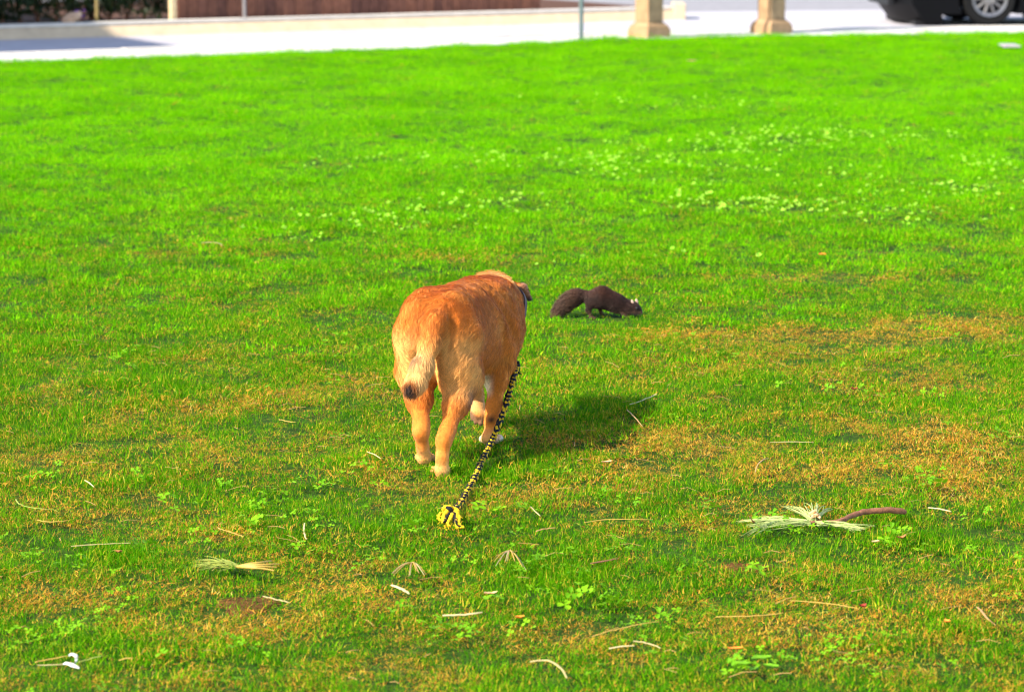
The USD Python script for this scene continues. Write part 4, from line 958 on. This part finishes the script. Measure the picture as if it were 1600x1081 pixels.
# dry frond with yellow stalks
fr = thing('dry_frond', 'olive dry grass frond with yellow stalks lying in the lower left grass', 'frond')
lv_ = []
for i in range(40):
    b = gp(370 + rng.normal(0, 9), 884 + rng.normal(0, 2.0), .030); e = gp(rng.uniform(298, 352), 882 + rng.normal(0, 5), rng.uniform(.018, .036))
    lv_.append(tube(spline([b, (b + e) / 2 + (0, 0, rng.uniform(0, .01)), e], 6), np.array([.0010, .0017, .0018, .0015, .0010, .0004]), 5, .4))
obj('blades', join(lv_), M['straw'][4], fr)
for e_ in ((432, 886), (436, 881), (428, 891), (424, 876), (418, 890)):
    q = spline([gp(371, 885, .034), gp((371 + e_[0]) / 2, (885 + e_[1]) / 2 - 1, .042), gp(*e_, .036)], 8)
    obj('stalk', tube(q, np.linspace(.0034, .0018, 8), 6), M['straw'][1], fr, smooth=40)
for i, (label, pts) in enumerate([('small star of yellow straws in the grass below the rope knot', [(776, 882), (800, 870), (792, 876), (818, 884)]), ('low clump of pale straws left below the rope knot', [(617, 897), (655, 892), (640, 900), (664, 897)])]):
    t = thing('straw_clump', label, 'straw')
    c = np.mean([gp(*p) for p in pts], 0) + (0, 0, .028)
    for k in range(9):
        e = gp(*(np.array(pts[k % 4]) + rng.normal(0, 3, 2)), rng.uniform(.03, .05))
        obj('straw', tube(spline([c, (c + e) / 2 + (0, 0, .008), e], 6), np.linspace(.0022, .0008, 6), 5), M['straw'][k % 3], t)
# loose short straws everywhere in the near grass
ms = []
x, y = ground_points(14, 5.4, 10.5, .6, rng)
for a, b in zip(x, y):
    L = rng.uniform(.02, .06); th = rng.normal(0, .7) + (math.pi if rng.random() < .5 else 0); d = np.array([math.cos(th), math.sin(th), rng.normal(0, .12)]) * L / 2; c = np.array([a, b, .028 + ground_h(a, b)])
    ms.append(tube([c - d, c + (0, 0, rng.uniform(0, .006)), c + d], rng.uniform(.0006, .0013), 4, .6))
tag(obj('straw_litter', join(ms), M['straw'][2]), kind='stuff')
# ---------------------------------------------------------------- black car parked on the road at the right
def make_car():
    p = gp(1546, 41, ROAD_Z)
    ang = math.radians(5.0)
    t = thing('parked_car', 'low black car parked on the road beyond the right end of the lawn', 'car', (p[0], p[1], ROAD_Z), ang)
    # local: x along the car, its front towards -x, front axle at x = 0, near side y = 0
    W = 1.76; WB = 2.6; R = .325
    side = sg.Polygon([(-1.00, .04), (-1.17, .26), (-1.16, .50), (-.95, .66), (-.1, .80), (.45, .86), (1.05, 1.28), (2.2, 1.33), (3.0, 1.05), (3.38, .98), (3.42, .5), (3.34, .18), (3.0, .14), (-.60, .14), (-.56, .04)])
    for cx in (0.0, WB):
        side = side.difference(sg.Point(cx, R).buffer(R + .055, 24))
    side = max(getattr(side, 'geoms', [side]), key=lambda g: g.area)
    m = trimesh.creation.extrude_polygon(side, W); m.apply_transform(trimesh.transformations.rotation_matrix(math.pi / 2, [1, 0, 0])); m.apply_translation((0, W, 0))
    m = trimesh.Trimesh(*trimesh.remesh.subdivide_to_size(m.vertices, m.faces, .25))
    v = m.vertices; k = np.clip((v[:, 2] - .75) / .6, 0, 1) * .22
    yc = v[:, 1] - W / 2; front = np.clip((-v[:, 0] - .45) / .55, 0, 1) ** 2 * .22
    v[:, 1] = W / 2 + yc * (1 - k) ; v[:, 0] += front * (np.abs(yc) / (W / 2)) ** 2
    m.vertices = v
    body = obj('body', m, M['car'], t, smooth=35)
    for y in (-.004, W + .004):
        pass
    win = sg.Polygon([(.62, .90), (1.12, 1.23), (2.15, 1.27), (2.75, 1.04), (2.7, .92)])
    for y0 in (.045, W - .06):
        wm = trimesh.creation.extrude_polygon(win, .02); wm.apply_transform(trimesh.transformations.rotation_matrix(math.pi / 2, [1, 0, 0]))
        wm.apply_translation((0, y0 + .01, 0)); vv = wm.vertices; vv[:, 1] = W / 2 + (vv[:, 1] - W / 2) * (1 - np.clip((vv[:, 2] - .75) / .6, 0, 1) * .20); wm.vertices = vv
        obj('window', wm, M['car_glass'], t)
    obj('bumper_lip', join([bevel_box((-.90, .06, .008), (-.56, W - .06, .06), .012), bevel_box((-1.18, .3, .24), (-1.10, W - .3, .34), .01)]), M['plastic'], t)
    obj('side_skirt', bevel_box((.42, .01, .09), (WB - .42, .09, .19), .015), M['plastic'], t)
    obj('headlight', bevel_box((-.93, .12, .54), (-.72, .42, .63), .02), M['lamp'], t); obj('headlight', bevel_box((-.93, W - .42, .54), (-.72, W - .12, .63), .02), M['lamp'], t)
    obj('door', bevel_box((.55, -.006, .24), (1.65, .02, .84), .008), M['car'], t)
    obj('wing_mirror', bevel_box((.62, -.14, .88), (.74, -.02, .99), .02), M['car'], t)
    for cx in (0.0, WB):
        for y0, out in ((.0, -1), (W, 1)):
            prof = np.array([(.215, -.10), (.30, -.105), (R - .012, -.088), (R, -.06), (R, .06), (R - .012, .088), (.30, .105), (.215, .10)])
            ty = trimesh.creation.revolve(np.vstack([prof, prof[:1]]), sections=40)
            ty.apply_transform(trimesh.transformations.rotation_matrix(math.pi / 2, [1, 0, 0])); ty.apply_translation((cx, y0 - out * .11, R))
            w = UsdGeom.Xform.Define(stage, numbered(str(t.GetPath()), 'wheel')).GetPrim()
            obj('tyre', ty, M['rubber'], w, smooth=40)
            parts = []
            rim = trimesh.creation.revolve(np.array([(.185, -.10), (.217, -.108), (.217, .10), (.20, .10), (.185, -.10)]), sections=40); parts.append(rim)
            hub = trimesh.creation.cylinder(.055, .05, sections=20); hub.apply_translation((0, 0, -.07)); parts.append(hub)
            for j in range(10):
                sp = bevel_box((.04, -.014, -.098), (.196, .014, -.07), .005); sp.apply_transform(trimesh.transformations.rotation_matrix(j * math.pi / 5, [0, 0, 1])); parts.append(sp)
            dk = trimesh.creation.cylinder(.184, .02, sections=30); dk.apply_translation((0, 0, -.02))
            rm = join(parts)
            for q, mt, nm in ((rm, M['rim'], 'rim'), (dk, M['plastic'], 'brake_disc')):
                if out > 0: q.apply_transform(trimesh.transformations.rotation_matrix(math.pi, [1, 0, 0]))
                q.apply_transform(trimesh.transformations.rotation_matrix(-math.pi / 2, [1, 0, 0])); q.apply_translation((cx, y0 - out * .11, R))
                obj(nm, q, mt, w, smooth=30)
make_car()
